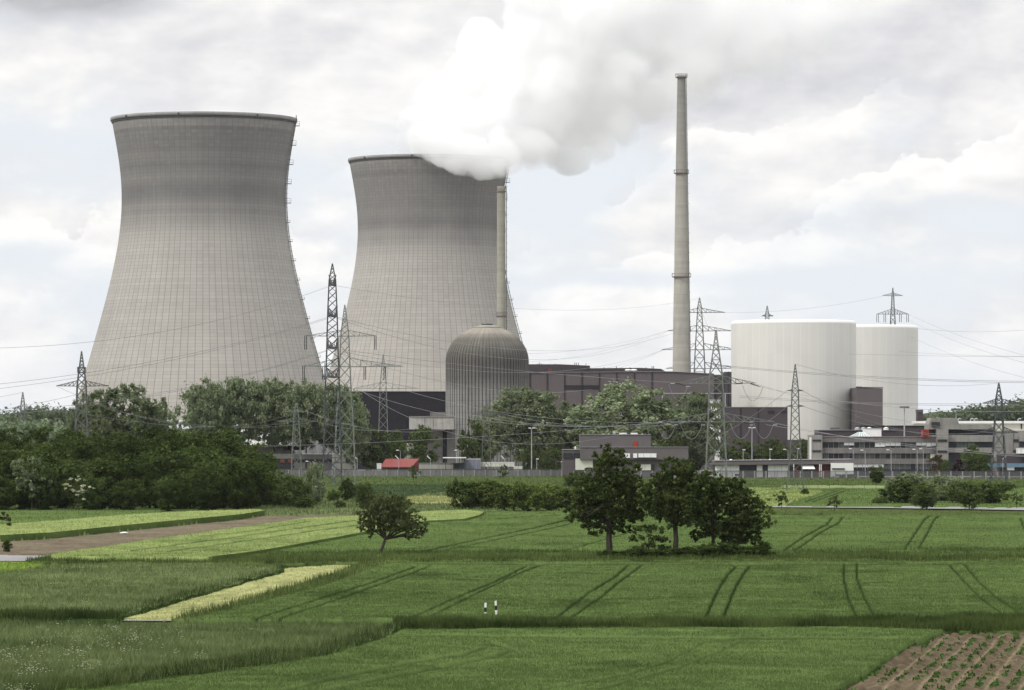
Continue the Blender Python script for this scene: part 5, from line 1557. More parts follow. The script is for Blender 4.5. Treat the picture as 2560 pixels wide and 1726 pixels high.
MB().pbox(2150, 1065, 2321, 1110, 1384, 20).build('rear_wall', M['brown_side'], b)
MB().pbox(2149.5, 1064.2, 2321.5, 1065.8, 1383.7, 21).build('roof_edge', M['joint'], b)
for x in (2143, 2158, 2173, 2215):
    MB().lathe(X(x, 1370), 1370, [(.9, Z(1076, 1370)), (.8, Z(1070, 1370)), (.05, Z(1068, 1370))], 14).build('roof_fan', M['galv'] if x < 2170 else M['lampwhite'], b)
b = bldg('white_roof_block', 'plain white box on the office roof beside the glass pyramid', 2182, 1352)
MB().pbox(2160.5, 1071.5, 2203.5, 1094, 1352, 6).build('wall', M['white'], b)
MB().pbox(2160, 1070.8, 2204, 1072, 1351.8, 6.5).build('roof_edge', M['galv'], b)
b = bldg('glass_pyramid', 'small glass pyramid skylight on the office roof', 2146, 1347, 'skylight')
apx = (X(2146, 1350), 1350, Z(1081, 1350))
bs = [(X(2124, 1345), 1345, Z(1093, 1345)), (X(2177, 1345), 1345, Z(1093, 1345)), (X(2177, 1345), 1355, Z(1093, 1345)), (X(2124, 1345), 1355, Z(1093, 1345))]
t2 = (X(2158, 1350), 1350, Z(1081, 1350))
pm = MB()
pm.v = bs + [apx, t2]
pm.f = [(0, 1, 5, 4), (1, 2, 5), (2, 3, 4, 5), (3, 0, 4)]
pm.build('glazing', plain('pale_glass', (.25, .30, .29), .2, .2, .5, spec=.6), b)
for p0, p1 in ((0, 4), (1, 5), (4, 5)):
    MB().bar(pm.v[p0], pm.v[p1], .12).build('glazing_bar', M['white'], b)
for k in range(1, 5):
    MB().bar(Vector(bs[0]).lerp(Vector(bs[1]), .3 + k * .14), Vector(apx).lerp(Vector(t2), k * .25), .1).build('glazing_bar', M['white'], b)
b = bldg('red_roof_unit', 'bright red ribbed box on the office roof', 2314, 1345, 'roof unit')
MB().pbox(2306, 1075.5, 2322, 1092.5, 1336, 4).build('casing', M['red'], b)
for x in (2309, 2312, 2315, 2318):
    MB().pbox(x, 1076, x + .6, 1092, 1335.8, .3).build('rib', M['darkred'], b)
b = bldg('dark_vent_tower', 'narrow dark brown tower right of the farther white round building', 2301, 1600, 'tower')
MB().pbox(2295, 1025, 2307.5, 1174, 1600, 8, True).build('wall', M['brown_side'], b)
MB().pbox(2294.5, 1024.4, 2308, 1031, 1599.7, 8.5).build('cap', M['brown'], b)
b = bldg('white_roofed_hall', 'long cream hall with a thick white roof edge behind the office building on the right', 2450, 1480)
MB().pbox(2310, 1058, 2760, 1174, 1480, 40, True).build('wall', M['cream'], b)
MB().pbox(2307, 1053, 2765, 1059, 1479, 42).build('roof', M['white'], b)
for x in (2360, 2395, 2426, 2436, 2545):
    MB().tube([W(x, 1053, 1482), W(x, 1049, 1482), W(x + 4, 1046.5, 1482), W(x + 8, 1048, 1482)], .22, 6).build('roof_pipe', M['galv'], b)
MB().pbox(2552, 1060, 2555, 1073, 1479.8, .3).build('dark_slot', M['joint'], b)
b = bldg('grey_gate_wing', 'grey and brown low wing at the right edge with a blue strip below it', 2520, 1330)
MB().pbox(2500, 1135, 2760, 1174, 1331, 14, True).build('wall', M['brown_side'], b)
MB().pbox(2472, 1159, 2760, 1168.5, 1327.5, 4).build('blue_canopy', M['blue'], b)
MB().pbox(2516, 1168.5, 2536, 1176, 1328.5, .4).build('white_panel', M['blind'], b)
container('white box vehicle body parked on the terrace at the right edge', 2543, 1121, 2590, 1134, 1328, M['white'], M['white'], base=False, name='white_cabin')

# ---- parked cars glimpsed through the palisade
def car(px, Y, mat, label, heading=0.0):
    e = empty('parked_car', (X(px, Y), Y, 0), label, 'car', 'cars parked behind the palisade fence', heading)
    me_pts = [(-2.1, .35), (-2.1, .85), (-1.5, 1.0), (-.9, 1.42), (.7, 1.42), (1.3, .98), (2.05, .85), (2.1, .35)]
    mb = MB()
    mb.quad_grid([[(x + X(px, Y), Y - .85, z) for x, z in me_pts], [(x + X(px, Y), Y + .85, z) for x, z in me_pts]], True, True)
    mb.build('body', mat, e, bevel=.08)
    MB().prism([(X(px, Y) + x, z) for x, z in ((-1.3, .98), (-.85, 1.34), (.65, 1.34), (1.1, .98))], Y - .87, Y + .87).build('side_windows', M['glass'], e)
    for x in (-1.3, 1.3):
        for y in (-.8, .8):
            w = MB()
            cxw = X(px, Y) + x
            w.quad_grid([[(cxw + .32 * math.cos(t * math.pi / 6), Y + y + s_, .32 + .32 * math.sin(t * math.pi / 6)) for t in range(12)] for s_ in (-.1, .1)], True, True)
            w.build('wheel', M['steel_dark'], e)
for px, m_, lab in ((2096, 'galv', 'silver parked car, leftmost seen through the palisade fence'), (2113, 'galv', 'silver parked car, second from the left behind the palisade fence'), (2128, 'steel_dark', 'dark parked car, rightmost behind the palisade fence')):
    car(px, 1262, M[m_], lab)
# ---------------------------------------------------------------- plant fences
def concrete_fence():
    x0, x1, Yf, h = 420, 1432, 1318.0, 2.15
    e = empty('concrete_fence', (X(900, Yf), Yf, 0), 'streaked concrete panel fence around the left half of the plant', 'fence')
    m, gg, out = new_mat('fence_concrete')
    p = gg.new('ShaderNodeTexCoord').outputs['Object']
    x, y, z = gg.sep(p)
    pn = gg.white(gg.comb(gg.m('FLOOR', gg.m('DIVIDE', x, 3.6)), 1.0, 2.0))
    run = gg.noise(gg.comb(x, y, gg.m('MULTIPLY', z, .15)), .9, 5, .7)
    c = gg.vm('SCALE', gg.mix(gg.rng(run, .35, .65), (.19, .187, .18), (.12, .117, .117)), scale=gg.rng(pn, 0, 1, .85, 1.12))
    bsdf(gg, out, c, .9, bump(gg, run, .05), 0, .2)
    Xa, Xb = X(x0, Yf), X(x1, Yf)
    n = int((Xb - Xa) / 3.6)
    M['fence_post'] = plain('fence_post', (.26, .255, .245), .9, .15, .5)
    MB().box(Xa, Xb, Yf, Yf + .14, 0, h).build('panels', m, e)
    for i in range(n + 1):
        xx = Xa + i * (Xb - Xa) / n
        if i % 1 == 0:
            MB().box(xx - .16, xx + .16, Yf - .16, Yf - .003, 0, h + .12).build('post', M['fence_post'], e)
    rl = MB().bar((Xa, Yf, h + .32), (Xb, Yf, h + .32), .09)
    rl.bar((Xa, Yf, h + .12), (Xb, Yf, h + .12), .05)
    rl.bar((Xa, Yf, h + .2), (Xb, Yf, h + .2), .14)
    rl.build('top_rail', M['steel_dark'], e)
concrete_fence()
def palisade():
    xa, xb, Ya, Yb, h = 1434, 2700, 1272.0, 1238.0, 2.3
    A_, B_ = Vector((X(xa, Ya), Ya, 0)), Vector((X(xb, Yb), Yb, 0))
    e = empty('palisade_fence', (A_.x, A_.y, 0), 'see through grey palisade fence with pale posts around the right half of the plant', 'fence')
    n = 44
    for i in range(n + 1):
        p = A_.lerp(B_, i / n)
        MB().box(p.x - .2, p.x + .2, p.y - .2, p.y + .1, 0, h + .1).build('post', M['fence_post'], e)
    bars = MB()
    ln = (B_ - A_).length
    nb = int(ln / .34)
    for i in range(nb):
        p = A_.lerp(B_, (i + .5) / nb)
        bars.box(p.x - .10, p.x + .10, p.y - .02, p.y + .02, .1, h)
    bars.build('bars', M['galv_dark'], e)
    r_ = MB()
    for z, t in ((h + .15, .13), (h - .1, .05), (.35, .05)):
        r_.bar(A_ + Vector((0, 0, z)), B_ + Vector((0, 0, z)), t)
    r_.build('rails', M['steel_dark'], e)
    MB().box(A_.x, B_.x, B_.y - .0, B_.y + .01, 0, .01)
M['galv_dark'] = plain('galv_dark', (.115, .11, .12), .6, .1, 1)
palisade()
sg = empty('notice_board', (X(1857, 1262), 1262, 0), 'low dark notice board on two legs in front of the palisade fence', 'sign')
MB().pbox(1838, 1185, 1865, 1191, 1262, .1).build('board', M['steel_dark'], sg)
for x in (1854, 1860):
    MB().pbox(x - .7, 1190, x + .7, 1200, 1262.15, .1, True).build('leg', M['joint'], sg)
# pasture fence with thin posts behind the road
pf = empty('pasture_fence', (X(2200, 1010), 1010, 0), 'thin post and wire pasture fence across the pale strip behind the road', 'fence')
for px in range(1900, 2240, 29):
    MB().bar((X(px, 1010), 1010, 0), (X(px, 1010), 1010, 1.2), .07).build('post', M['steel'], pf)
MB().bar((X(1900, 1010), 1010, 1.1), (X(2235, 1010), 1010, 1.1), .03).bar((X(1900, 1010), 1010, .6), (X(2235, 1010), 1010, .6), .03).build('wire', M['wire'], pf)

# ---------------------------------------------------------------- lattice pylons
def bay(mb, z0, w0, z1, w1, cx, cy, t, tb, ring=False):
    c0 = [(cx + sx * w0, cy + sy * w0, z0) for sx, sy in ((-1, -1), (1, -1), (1, 1), (-1, 1))]
    c1 = [(cx + sx * w1, cy + sy * w1, z1) for sx, sy in ((-1, -1), (1, -1), (1, 1), (-1, 1))]
    for i in range(4):
        j = (i + 1) % 4
        mb.bar(c0[i], c1[i], t)
        mb.bar(c0[i], c1[j], tb)
        mb.bar(c0[j], c1[i], tb)
        if ring:
            mb.bar(c1[i], c1[j], tb * 1.3)
def pylon(label, px, Y, levels, arms=(), t=.16, mat='steel', endarms=(), plats=(), group=None, aspect=1.0):
    """levels: (py, half width px) from the foot up; arms: (py bottom chord, py top chord at mast, px left tip, px right tip, insulator px list, insulator length px)"""
    cx = X(px, Y)
    e = empty('lattice_pylon', (cx, Y, 0), label, 'pylon', group)
    lv = [(0.0, L(levels[0][1], Y))] + [(Z(py, Y), L(w, Y)) for py, w in levels[1:]]
    mb = MB()
    for (z0, w0), (z1, w1) in zip(lv[:-1], lv[1:]):
        n = max(1, int(round((z1 - z0) / (aspect * (w0 + w1) * 1.05 + .01))))
        n = min(n, 12)
        # bays shrink with the width
        ws = [w0 + (w1 - w0) * i / n for i in range(n + 1)]
        hs = [ws[i] + ws[i + 1] + .2 for i in range(n)]
        tot = sum(hs)
        zc = z0
        for i in range(n):
            zn = zc + (z1 - z0) * hs[i] / tot
            f0, f1 = (zc - z0) / (z1 - z0), (zn - z0) / (z1 - z0)
            bay(mb, zc, w0 + (w1 - w0) * f0, zn, w0 + (w1 - w0) * f1, cx, Y, t, t * .55, i == n - 1)
            zc = zn
    mb.build('mast', M[mat], e)
    def wat(z):
        return float(np.interp(z, [q[0] for q in lv], [q[1] for q in lv]))
    for arm in arms:
        pyb, pyt, xl, xr = arm[:4]
        zb, zt = Z(pyb, Y), Z(pyt, Y)
        am = MB()
        for tip in (xl, xr):
            s = -1 if tip < px else 1
            tx = X(tip, Y)
            wb, wt_ = wat(zb), wat(zt)
            T_ = Vector((tx, Y, zb + .1))
            for sy in (-1, 1):
                b0 = Vector((cx + s * wb, Y + sy * wb, zb))
                t0 = Vector((cx + s * wt_, Y + sy * wt_, zt))
                am.bar(b0, T_, t * .8)
                am.bar(t0, T_, t * .6)
                k = 5
                for i in range(1, k):
                    am.bar(b0.lerp(T_, i / k), t0.lerp(T_, i / k), t * .4)
                    am.bar(b0.lerp(T_, i / k), t0.lerp(T_, (i - 1) / k), t * .4)
            for i in range(1, 5):
                am.bar(Vector((cx + s * wb, Y - wb, zb)).lerp(T_, i / 5), Vector((cx + s * wb, Y + wb, zb)).lerp(T_, i / 5), t * .4)
        am.bar((cx - wat(zb), Y - wat(zb), zb), (cx + wat(zb), Y - wat(zb), zb), t * .8)
        am.bar((cx - wat(zb), Y + wat(zb), zb), (cx + wat(zb), Y + wat(zb), zb), t * .8)
        am.build('crossarm', M[mat], e)
        if len(arm) > 4:
            for x in arm[4]:
                for d_ in (-2.2, 2.2):
                    p0 = Vector((X(x + d_, Y), Y, zb))
                    im = MB().bar(p0, p0 - Vector((0, 0, L(arm[5], Y))), t * .75, sides=6)
                    im.build('insulator', M['porcelain'], e)
        if len(arm) > 6:                                  # strain insulators with hanging loops: (px, direction)
            for x, s in arm[6]:
                p0 = Vector((X(x, Y), Y, zb))
                p1 = Vector((X(x + s * 22, Y), Y - 1.5, zb - L(8, Y) * (1 if s > 0 else .1)))
                MB().bar(p0, p1, t * 1.0, sides=6).build('insulator', M['porcelain'], e)
                MB().lathe(p1.x, p1.y, [(.45, p1.z - .1), (.6, p1.z), (.45, p1.z + .1), (.4, p1.z)], 12, False).build('grading_ring', M['galv'], e)
    for py, ln in endarms:                                # arms that point towards the viewer
        z = Z(py, Y)
        w = wat(z)
        am = MB()
        for sy in (-1, 1):
            T_ = Vector((cx, Y + sy * ln, z))
            for sx in (-1, 1):
                am.bar((cx + sx * w, Y + sy * w, z), T_, t)
                am.bar((cx + sx * w, Y + sy * w, z + 2.6), T_, t * .7)
                for i in range(1, 5):
                    am.bar(Vector((cx + sx * w, Y + sy * w, z)).lerp(T_, i / 5), Vector((cx + sx * w, Y + sy * w, z + 2.6)).lerp(T_, i / 5), t * .6)
            for i in range(0, 5):
                am.bar(Vector((cx - w, Y + sy * w, z)).lerp(T_, i / 5), Vector((cx + w, Y + sy * w, z)).lerp(T_, i / 5), t * .6)
        am.build('crossarm', M[mat], e)
    for py0, py1, hw in plats:
        z0, z1, w = Z(py1, Y), Z(py0, Y), L(hw, Y)
        pm = MB()
        for z in (z0, z1):
            for a, b in (((-1, -1), (1, -1)), ((1, -1), (1, 1)), ((1, 1), (-1, 1)), ((-1, 1), (-1, -1))):
                pm.bar((cx + a[0] * w, Y + a[1] * w, z), (cx + b[0] * w, Y + b[1] * w, z), t * .9)
        for a in (-1, 1):
            for b in (-1, 1):
                pm.bar((cx + a * w, Y + b * w, z0), (cx + a * w, Y + b * w, z1), t * .7)
        pm.build('platform', M[mat], e)
    return e
pylon('tall dark pylon before the gap between the cooling towers, its arms seen end on', 831, 1050,
      [(1220, 24), (1145, 22), (972, 17.5), (870, 14), (790, 12), (713, 8.8), (701, 8.3), (660, .6)], (), .165, 'steel_dark', ((713, 4), (790, 12), (870, 15), (943, 13)), (), aspect=.8)
pylon('grey green pylon just right of the tall dark one, with two long arms carrying insulators', 862, 1100,
      [(1214, 27), (1060, 21.5), (980, 16), (917, 13), (841, 10), (800, 5.5), (763, .5)],
      [(841, 826, 761, 941, (764, 938), 34), (917, 896, 755, 1007, (759, 809, 912, 962), 33)], .15, 'steel_green')
pylon('distant pylon seen in front of the right cooling tower above the black building', 958, 1500,
      [(1179, 14), (972, 8), (957, 7), (909, 3.5), (887, .4)], [(917, 909, 925, 990), (972, 957, 882, 1046)], .13, 'steel_green')
pylon('medium pylon standing behind the left wood, with one wide arm and a small platform', 204, 950,
      [(1234, 17), (1075, 15), (966, 11), (932, 7.5), (918, 5.5), (879, .5)], [(966, 952, 141, 272)], .15, 'steel', (), ((919, 931, 9.5),))
pylon('small far pylon near the left edge above the wood', 57, 1400,
      [(1185, 10), (1075, 8), (1022, 5), (1008, 4.4), (981, .5)], [(1022, 1014, 30, 85)], .13, 'steel')
pylon('slim low pylon standing in front of the ribbed dome', 1216, 1250,
      [(1198, 12), (1100, 9.5), (1037, 5.5), (1030, 5), (1003, .6)], [(1037, 1030, 1173, 1266)], .13, 'steel')
pylon('slim pylon half lost among the pale willows left of the tall dark pylon', 741, 1300,
      [(1193, 13), (1100, 9.5), (1054, 7), (1030, 5), (1008, .6)], [(1054, 1046, 694, 790), (1030, 1026, 712, 770)], .12, 'steel_green')
pylon('tall four armed pylon between the concrete chimney and the white round buildings', 1749, 1800,
      [(1163, 22), (930, 13.5), (895, 12), (828, 8.2), (782, 5.6), (770, 5.2), (745, .4)],
      [(782, 771, 1696, 1813, (), 0), (828, 814, 1668, 1830), (875, 859, 1654, 1846), (922, 906, 1665, 1850)], .22, 'steel')
pylon('broad grey pylon before the brown turbine hall, with cable loops under its arms', 1790, 1060,
      [(1219, 27), (1160, 25), (1055, 20), (955, 16.5), (938, 16), (900, 10.5), (845, 3), (826, 1.6)],
      [(959, 940, 1690, 1889, (), 0, ((1703, -1), (1697, 1), (1856, -1), (1876, 1))), (1055, 1033, 1648, 1936, (), 0, ((1672, -1), (1668, 1), (1730, -1), (1735, 1), (1856, 1), (1840, -1), (1915, 1), (1900, -1)))], .16, 'steel_green')
pylon('slim pylon in front of the nearer white round building, standing in the fields', 1988, 970,
      [(1231, 22), (1130, 12.5), (1017, 9), (978, 8), (955, 6), (911, .6)], [(978, 974, 1967, 2008), (1017, 1013, 1966, 2011)], .11, 'steel')
pylon('distant pylon with two arms rising above the farther white round building', 2232, 1800,
      [(1163, 11), (806, 6), (783, 5), (773, 4), (740, 2.5), (720, .4)], [(740, 733, 2206, 2257), (786, 773, 2192, 2271, (2194, 2212, 2251, 2269), 20)], .17, 'steel')
pylon('far pylon whose top alone shows over the nearer white round building', 1918, 2000,
      [(1155, 12), (800, 5), (791, 4.4), (784, 4), (765, .4)], [(791, 786, 1904, 1934)], .18, 'steel')
pylon('dark rightmost pylon with three arms in front of the office building', 2497, 1075,
      [(1217, 21), (1120, 14), (1081, 11.5), (1033, 9.5), (1007, 8.5), (996, 7), (958, .6)],
      [(1009, 998, 2457, 2552), (1034, 1026, 2458, 2536), (1083, 1068, 2446, 2545)], .17, 'steel_dark')

# ---------------------------------------------------------------- power cables
def cable(label, a, b, sag, r=.042, mat='wire', name='power_cable', n=28):
    A_, B_ = W(*a), W(*b)
    pts = []
    for i in range(n + 1):
        t = i / n
        p = A_.lerp(B_, t)
        p.z -= sag * 4 * t * (1 - t)
        pts.append(p)
    mb = MB().tube(pts, r, 3)
    o = mb.build(name, M[mat])
    tag(o, label, 'cable', 'overhead power cables')
C_ = cable
C_('pair cable, upper wire, falling left from the tall dark pylon across the left cooling tower', (831, 790, 1038), (-200, 978, 820), 3)
C_('pair cable, lower wire, falling left from the tall dark pylon across the left cooling tower', (831, 793, 1062), (-200, 992, 860), 3)
C_('upper cable from the second arm of the tall dark pylon over the left tower', (831, 871, 1035), (-200, 1035, 830), 4)
C_('lower cable from the second arm of the tall dark pylon over the left tower', (831, 873, 1065), (-200, 1046, 860), 4)
C_('earth wire running left from the neck of the tall dark pylon', (831, 713, 1050), (-200, 870, 850), 5, .04)
C_('earth wire running right from the neck of the tall dark pylon', (831, 713, 1050), (1749, 746, 1800), 6, .04)
C_('upper right cable from the tall dark pylon across the right cooling tower', (831, 790, 1038), (1700, 828, 1790), 9, .05)
C_('second right cable from the tall dark pylon across the right cooling tower', (831, 792, 1062), (1668, 830, 1800), 12, .05)
C_('third right cable from the tall dark pylon passing over the ribbed dome', (831, 871, 1035), (1690, 957, 1060), 1, .055)
C_('fourth right cable from the tall dark pylon passing over the ribbed dome', (831, 874, 1065), (1654, 876, 1800), 8, .05)
C_('fifth right cable from the tall dark pylon passing over the ribbed dome', (831, 877, 1065), (1665, 922, 1800), 11, .05)
C_('low cable crossing the black building, topmost of three', (885, 972, 1500), (1690, 1055, 1060), 6)
C_('low cable crossing the black building, middle of three', (900, 975, 1500), (1672, 1056, 1062), 12)
C_('low cable crossing the black building, lowest of three', (1000, 972, 1500), (1735, 1056, 1062), 4)
C_('cable from the slim pylon by the dome to the broad pylon, upper', (1175, 1037, 1250), (1672, 1056, 1058), 2.2)
C_('cable from the slim pylon by the dome to the broad pylon, lower', (1264, 1037, 1250), (1730, 1056, 1062), 2.4)
C_('long low cable rising gently over the small trees before the black building', (560, 1118, 1120), (1650, 1056, 1062), 1.2, .05)
C_('upper cable of the left willow group, running to the far left pylon', (744, 1030, 1300), (141, 966, 950), 7)
C_('second cable of the left willow group, running to the medium pylon', (744, 1054, 1300), (141, 1022, 950), 3)
C_('third cable of the left willow group, running to the medium pylon', (790, 1054, 1300), (271, 1024, 950), 3)
C_('cable from the willow pylon to the slim pylon by the dome', (790, 1054, 1300), (1173, 1037, 1250), 4)
C_('second cable from the willow pylon to the slim pylon by the dome', (770, 1030, 1300), (1264, 1037, 1250), 6)
C_('cable falling from the small far left pylon to the left edge, upper', (57, 981, 1400), (-200, 985, 1300), 2, .05)
C_('thick pair cable left of the medium pylon, upper', (271, 966, 950), (-200, 1050, 800), 1)
C_('earth wire from the top of the tall four armed pylon to the broad pylon', (1749, 746, 1800), (1790, 828, 1060), 4, .05)
C_('right cable from the broad pylon upper arm across the white round buildings', (1889, 960, 1060), (2497, 1083, 1075), 2)
C_('second right cable from the broad pylon upper arm across the white round buildings', (1876, 962, 1060), (2860, 1010, 900), 4)
C_('cable over the white round buildings, highest of all', (1813, 782, 1800), (2206, 741, 1800), 2, .05)
C_('cable crossing high over both white round buildings', (1830, 828, 1800), (2900, 884, 1500), 5, .05)
C_('second cable crossing high over both white round buildings', (1846, 875, 1790), (2900, 893, 1200), 1, .055)
C_('upper of the straight pair crossing the white round buildings at mid height', (1790, 912, 1060), (2960, 949, 1000), 2, .06)
C_('lower of the straight pair crossing the white round buildings at mid height', (1790, 915, 1064), (2960, 953, 1004), 2, .06)
C_('upper cable of the low straight pair across the white round buildings', (1850, 990, 1060), (2497, 1009, 1075), .8, .05)
C_('lower cable of the low straight pair across the white round buildings', (1850, 994, 1064), (2552, 1013, 1079), .8, .05)
C_('cable from the lower arm of the slim pylon to the right edge pylon', (2011, 1017, 970), (2446, 1083, 1075), 2.4, .05)
C_('second cable from the lower arm of the slim pylon passing the offices', (2008, 978, 970), (2535, 1083, 1075), 5, .05)
C_('cable from the lower arm of the slim pylon to the broad pylon', (1966, 1017, 970), (1915, 1056, 1060), .3, .05)
C_('cable from the upper arm of the slim pylon going left and down', (1967, 978, 970), (1735, 1120, 960), 1, .05)
C_('low cable crossing the office building at window height', (1936, 1058, 1060), (2860, 1150, 900), 2.5, .05)
C_('lower right cable from the broad pylon across the office roof', (1915, 1062, 1055), (2900, 1160, 950), 1.5, .05)
C_('earth wire from the top of the slim pylon to the rightmost pylon', (1988, 911, 970), (2497, 958, 1075), 2.5, .04)
C_('thick cable sweeping down to the right edge, highest', (2271, 786, 1800), (2960, 960, 1000), 4, .06)
C_('thick cable sweeping down to the right edge, second', (2251, 790, 1800), (2960, 975, 1000), 5, .06)
C_('cable sweeping down to the right edge, third and lowest', (2212, 806, 1800), (2960, 1010, 1000), 6, .06)
C_('cable entering from the right edge above the white round buildings', (2194, 806, 1800), (2960, 745, 1500), 8, .06)
for k in range(6):
    lab = ('first', 'second', 'third', 'fourth', 'fifth', 'sixth')[k]
    C_('fan cable behind the concrete chimney, ' + lab + ' from the top', (1668 - k * 3, (828, 828, 875, 875, 922, 922)[k], 1800), (1100 - k * 10, 858 + k * 18, 2300), 8 + 2 * k, .045)
def loop(label, a, b, drop):
    A_, B_ = W(*a), W(*b)
    pts = []
    for i in range(13):
        t = i / 12
        p = A_.lerp(B_, t)
        p.z -= drop * (1 - (2 * t - 1) ** 2)
        pts.append(p)
    o = MB().tube(pts, .06, 4).build('jumper_cable', M['wire'])
    tag(o, label, 'cable', 'hanging jumper loops of the broad pylon')
loop('slack cable loop under the upper left arm tip of the broad pylon', (1672, 961, 1058), (1719, 966, 1058), 4.0)
loop('slack cable loop under the upper right arm tip of the broad pylon', (1856, 963, 1058), (1908, 967, 1058), 4.0)
loop('slack cable loop under the lower left arm tip of the broad pylon', (1642, 1056, 1058), (1690, 1060, 1058), 4.2)
loop('slack cable loop under the lower left arm, nearer the mast of the broad pylon', (1700, 1058, 1058), (1757, 1060, 1058), 4.2)
loop('slack cable loop under the lower right arm, nearer the mast of the broad pylon', (1825, 1058, 1058), (1880, 1060, 1058), 4.0)
loop('slack cable loop under the lower right arm tip of the broad pylon', (1885, 1058, 1058), (1934, 1060, 1058), 4.0)

# ---------------------------------------------------------------- lamp posts and masts
def lamp(px, pytop, Y, label, arm=7, mat='galv', group='lamp posts of the plant', dbl=False, r=.09):
    e = empty('lamp_post', (X(px, Y), Y, 0), label, 'lamp post', group)
    zt = Z(pytop, Y)
    x = X(px, Y)
    MB().tube([(x, Y, 0), (x, Y, zt)], [r * 1.3, r * .8], 6).build('pole', M[mat], e)
    for s in ((-1, 1) if dbl else (1,)):
        x2 = x + L(arm, Y) * s
        MB().bar((x, Y, zt), (x2, Y - .3, zt + abs(L(arm, Y)) * .25), r * .8).build('arm', M[mat], e)
        MB().box(min(x2, x2 - .9 * s), max(x2, x2 - .9 * s), Y - .45, Y - .1, zt + abs(L(arm, Y)) * .25, zt + abs(L(arm, Y)) * .25 + .28).build('lamp_head', M['lampwhite'], e)
    return e
for px, pt, Y, arm, lab in ((1858, 1127, 1320, 5, 'lamp post behind the entrance building, leftmost of four'), (1925, 1126, 1320, 5, 'lamp post behind the entrance building, second of four'),
        (1970, 1126, 1320, -5, 'lamp post behind the entrance building, third of four'), (1994, 1124, 1320, 4, 'lamp post behind the entrance building, rightmost of four'),
        (2133, 1124, 1300, -4, 'lamp post before the left office windows'), (2163, 1128, 1288, -5, 'lamp post before the office, second from the left'), (2228, 1127, 1290, -5, 'lamp post before the middle office windows'),
        (2293, 1126, 1290, -5, 'lamp post before the right office windows'), (2308, 1124, 1300, -3, 'lamp post close to the concrete core of the office'),
        (1001, 1128, 1340, -4, 'lamp post in front of the round concrete tank'), (1342, 1150, 1335, 5, 'short lamp post right of the tall mast by the willows'),
        (1405, 1157, 1310, 4, 'lamp post at the left corner of the low brown building'), (777, 1156, 1322, -6, 'low lamp over the fence left of the concrete block'), (1142, 1127, 1345, 0.5, 'lamp post at the foot of the ribbed dome')):
    lamp(px, pt, Y, lab, arm)
def mast(px, pytop, Y, label, head, r=.2):
    e = empty('floodlight_mast', (X(px, Y), Y, 0), label, 'floodlight mast')
    zt = Z(pytop, Y)
    x = X(px, Y)
    MB().tube([(x, Y, 0), (x, Y, zt)], [r * 1.3, r * .8], 8).build('pole', M['galv'], e)
    hd = MB()
    if head == 'ring':
        R = L(9, Y)
        hd.tube([(x + R * math.cos(a * math.pi / 8), Y + R * math.sin(a * math.pi / 8), zt + .1) for a in range(17)], .1, 5)
        for a in range(0, 8):
            c, s = math.cos(a * math.pi / 4), math.sin(a * math.pi / 4)
            hd.bar((x, Y, zt - .1), (x + R * c, Y + R * s, zt + .1), .07)
            hd.box(x + R * c - .4, x + R * c + .4, Y + R * s - .3, Y + R * s + .3, zt - .1, zt + .5)
        hd.build('lamp_ring', M['steel'], e)
    else:
        for s in (-1, 1):
            hd.bar((x, Y, zt), (x + s * L(5, Y), Y, zt + .1), .08)
            hd.box(x + s * L(5, Y) - .45, x + s * L(5, Y) + .45, Y - .3, Y + .3, zt + .05, zt + .35)
        hd.build('lamp_head', M['lampwhite'], e)
mast(2261, 1020, 1352, 'tall floodlight mast with a ring of lamps rising behind the office roof', 'ring', .24)
mast(2390, 1025, 1420, 'floodlight mast behind the sloped concrete roof house', 'ring', .16)
mast(2087, 1073, 1390, 'short floodlight mast above the brown roof storey', 'ring', .12)
mast(1329, 1072, 1330, 'tall double headed mast in front of the willows right of the dome', 'double', .16)
mast(1880, 1071, 1330, 'tall single mast behind the entrance building', 'double', .13)
def barrier_post(px, pytop, Y, label, s=1):
    e = empty('fence_camera_post', (X(px, Y), Y, 0), label, 'post', 'angled posts along the fence')
    x, zt = X(px, Y), Z(pytop, Y)
    MB().tube([(x, Y, 0), (x, Y, zt)], .09, 6).build('pole', M['galv'], e)
    MB().bar((x, Y, zt), (x + s * L(8, Y), Y, zt + L(9, Y)), .12).bar((x + .35 * s, Y, zt + .1), (x + s * L(9.5, Y), Y, zt + L(8, Y)), .07).build('angled_arm', M['lampwhite'], e)
for px, s, lab in ((2425, 1, 'angled post before the office trees, leftmost of four'), (2453, 1, 'angled post before the office trees, second of four'), (2480, 1, 'angled post left of the rightmost pylon'), (2507, 1, 'angled post right of the rightmost pylon'),
                   (1076, -1, 'angled post behind the concrete fence right of the red roofed shed'), (1261, -1, 'angled post behind the long cream container'), (997, -1, 'angled post before the red roofed shed'), (893, -1, 'angled post right of the concrete block house')):
    barrier_post(px, 1148, 1290 if px > 1400 else 1325, lab, s)

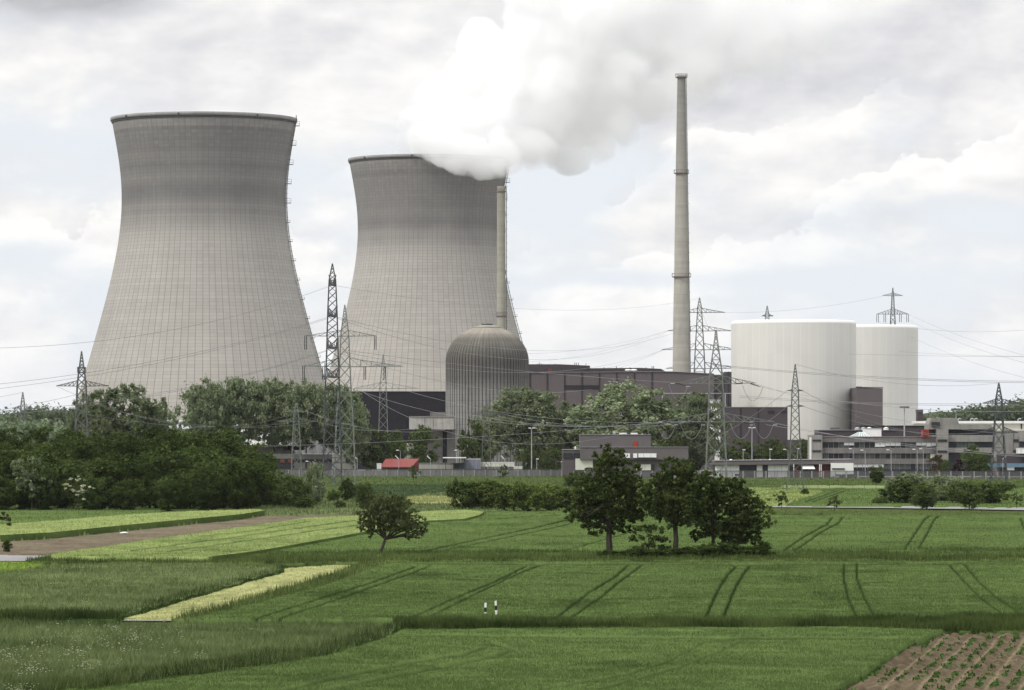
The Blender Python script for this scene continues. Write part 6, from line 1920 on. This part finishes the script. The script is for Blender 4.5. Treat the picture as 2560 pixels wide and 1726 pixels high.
# ---------------------------------------------------------------- roadside delineator posts
def delineator(px, pytop, Y, h, label, lean=0.0, w=.13, group='roadside delineator posts'):
    x = X(px, Y)
    zt = Z(pytop, Y)
    zb = zt - h
    e = empty('delineator_post', (x, Y, zb), label, 'delineator post', group)
    e.rotation_euler = (0, lean, 0)
    def seg(a, b, grow=0):
        z0, z1 = zb + h * a, zb + h * b
        return MB().prism([(x - w / 2 - grow, z0), (x + w / 2 + grow, z0), (x + w / 2 + grow, z1), (x - w / 2 - grow, z1 - (.03 if b >= 1 else 0))], Y - w / 2 - grow, Y + w / 2 + grow)
    me = MB().quad_grid([[(x - w / 2, Y - w / 2, zb - .3), (x + w / 2, Y - w / 2, zb - .3), (x + w / 2, Y + w / 2, zb - .3), (x - w / 2, Y + w / 2, zb - .3)],
                         [(x - w / 2, Y - w / 2, zt - .04), (x + w / 2, Y - w / 2, zt), (x + w / 2, Y + w / 2, zt), (x - w / 2, Y + w / 2, zt - .04)]], True, True)
    me.build('post', M['white'], e)
    seg(.42, .70, .004).build('black_band', M['black_paint'], e)
M['black_paint'] = plain('black_paint', (.012, .012, .014), .5, .1, 2)
delineator(1213, 1507, 309, 1.25, 'black banded white roadside post, left and slightly lower of the pair', .02, .17)
delineator(1241, 1502, 307, 1.25, 'black banded white roadside post, right and slightly higher of the pair', -.05, .16)
delineator(488, 1369, 505, .9, 'small white roadside post leaning left in front of the barley', -.5, .14)
delineator(491, 1370, 506, .9, 'small white roadside post with a black band in front of the barley', .15, .14)
delineator(2166, 1259, 790, .95, 'white roadside post on the far side of the country road', 0, .16)
delineator(2203, 1253, 800, .95, 'white roadside post left of the roadside clump of bushes', 0, .14)
for px, py, Y, lab in ((2143 + 25, 1275, 752, ''),):
    pass
# a stake by the young tree, white stone in the ploughed field
st = MB().bar((X(2092, 760), 760, 0), (X(2092, 760), 760, 1.6), .05).build('tree_stake', M['bark_grey'])
tag(st, 'wooden stake beside the young tree on the road verge', 'stake')
import bmesh
bm = bmesh.new()
bmesh.ops.create_icosphere(bm, subdivisions=2, radius=.45)
for v in bm.verts:
    v.co.z *= .35
    v.co.x *= 1.2 + .3 * math.sin(v.co.y * 9)
me = bpy.data.meshes.new('white_sack')
bm.to_mesh(me)
bm.free()
me.materials.append(M['lampwhite'])
o = mesh_obj('white_sack', me)
o.location = (X(310, gy(1338)), gy(1338), .3)
tag(o, 'small white sack lying on the brown ploughed strip', 'sack')

# ---------------------------------------------------------------- the air between the camera and the plant
hz = MB().box(-9200, 9200, -300, 14200, -1.5, 330).build('haze', None)
hz.data.materials.clear()
hm_, gg, out = new_mat('haze_air')
pv = gg.new('ShaderNodeVolumePrincipled')
pv.inputs['Color'].default_value = (.93, .95, 1.0, 1)
pv.inputs['Density'].default_value = .000012
hm_.node_tree.links.new(pv.outputs[0], out.inputs['Volume'])
hz.data.materials.append(hm_)
tag(hz, kind='stuff')
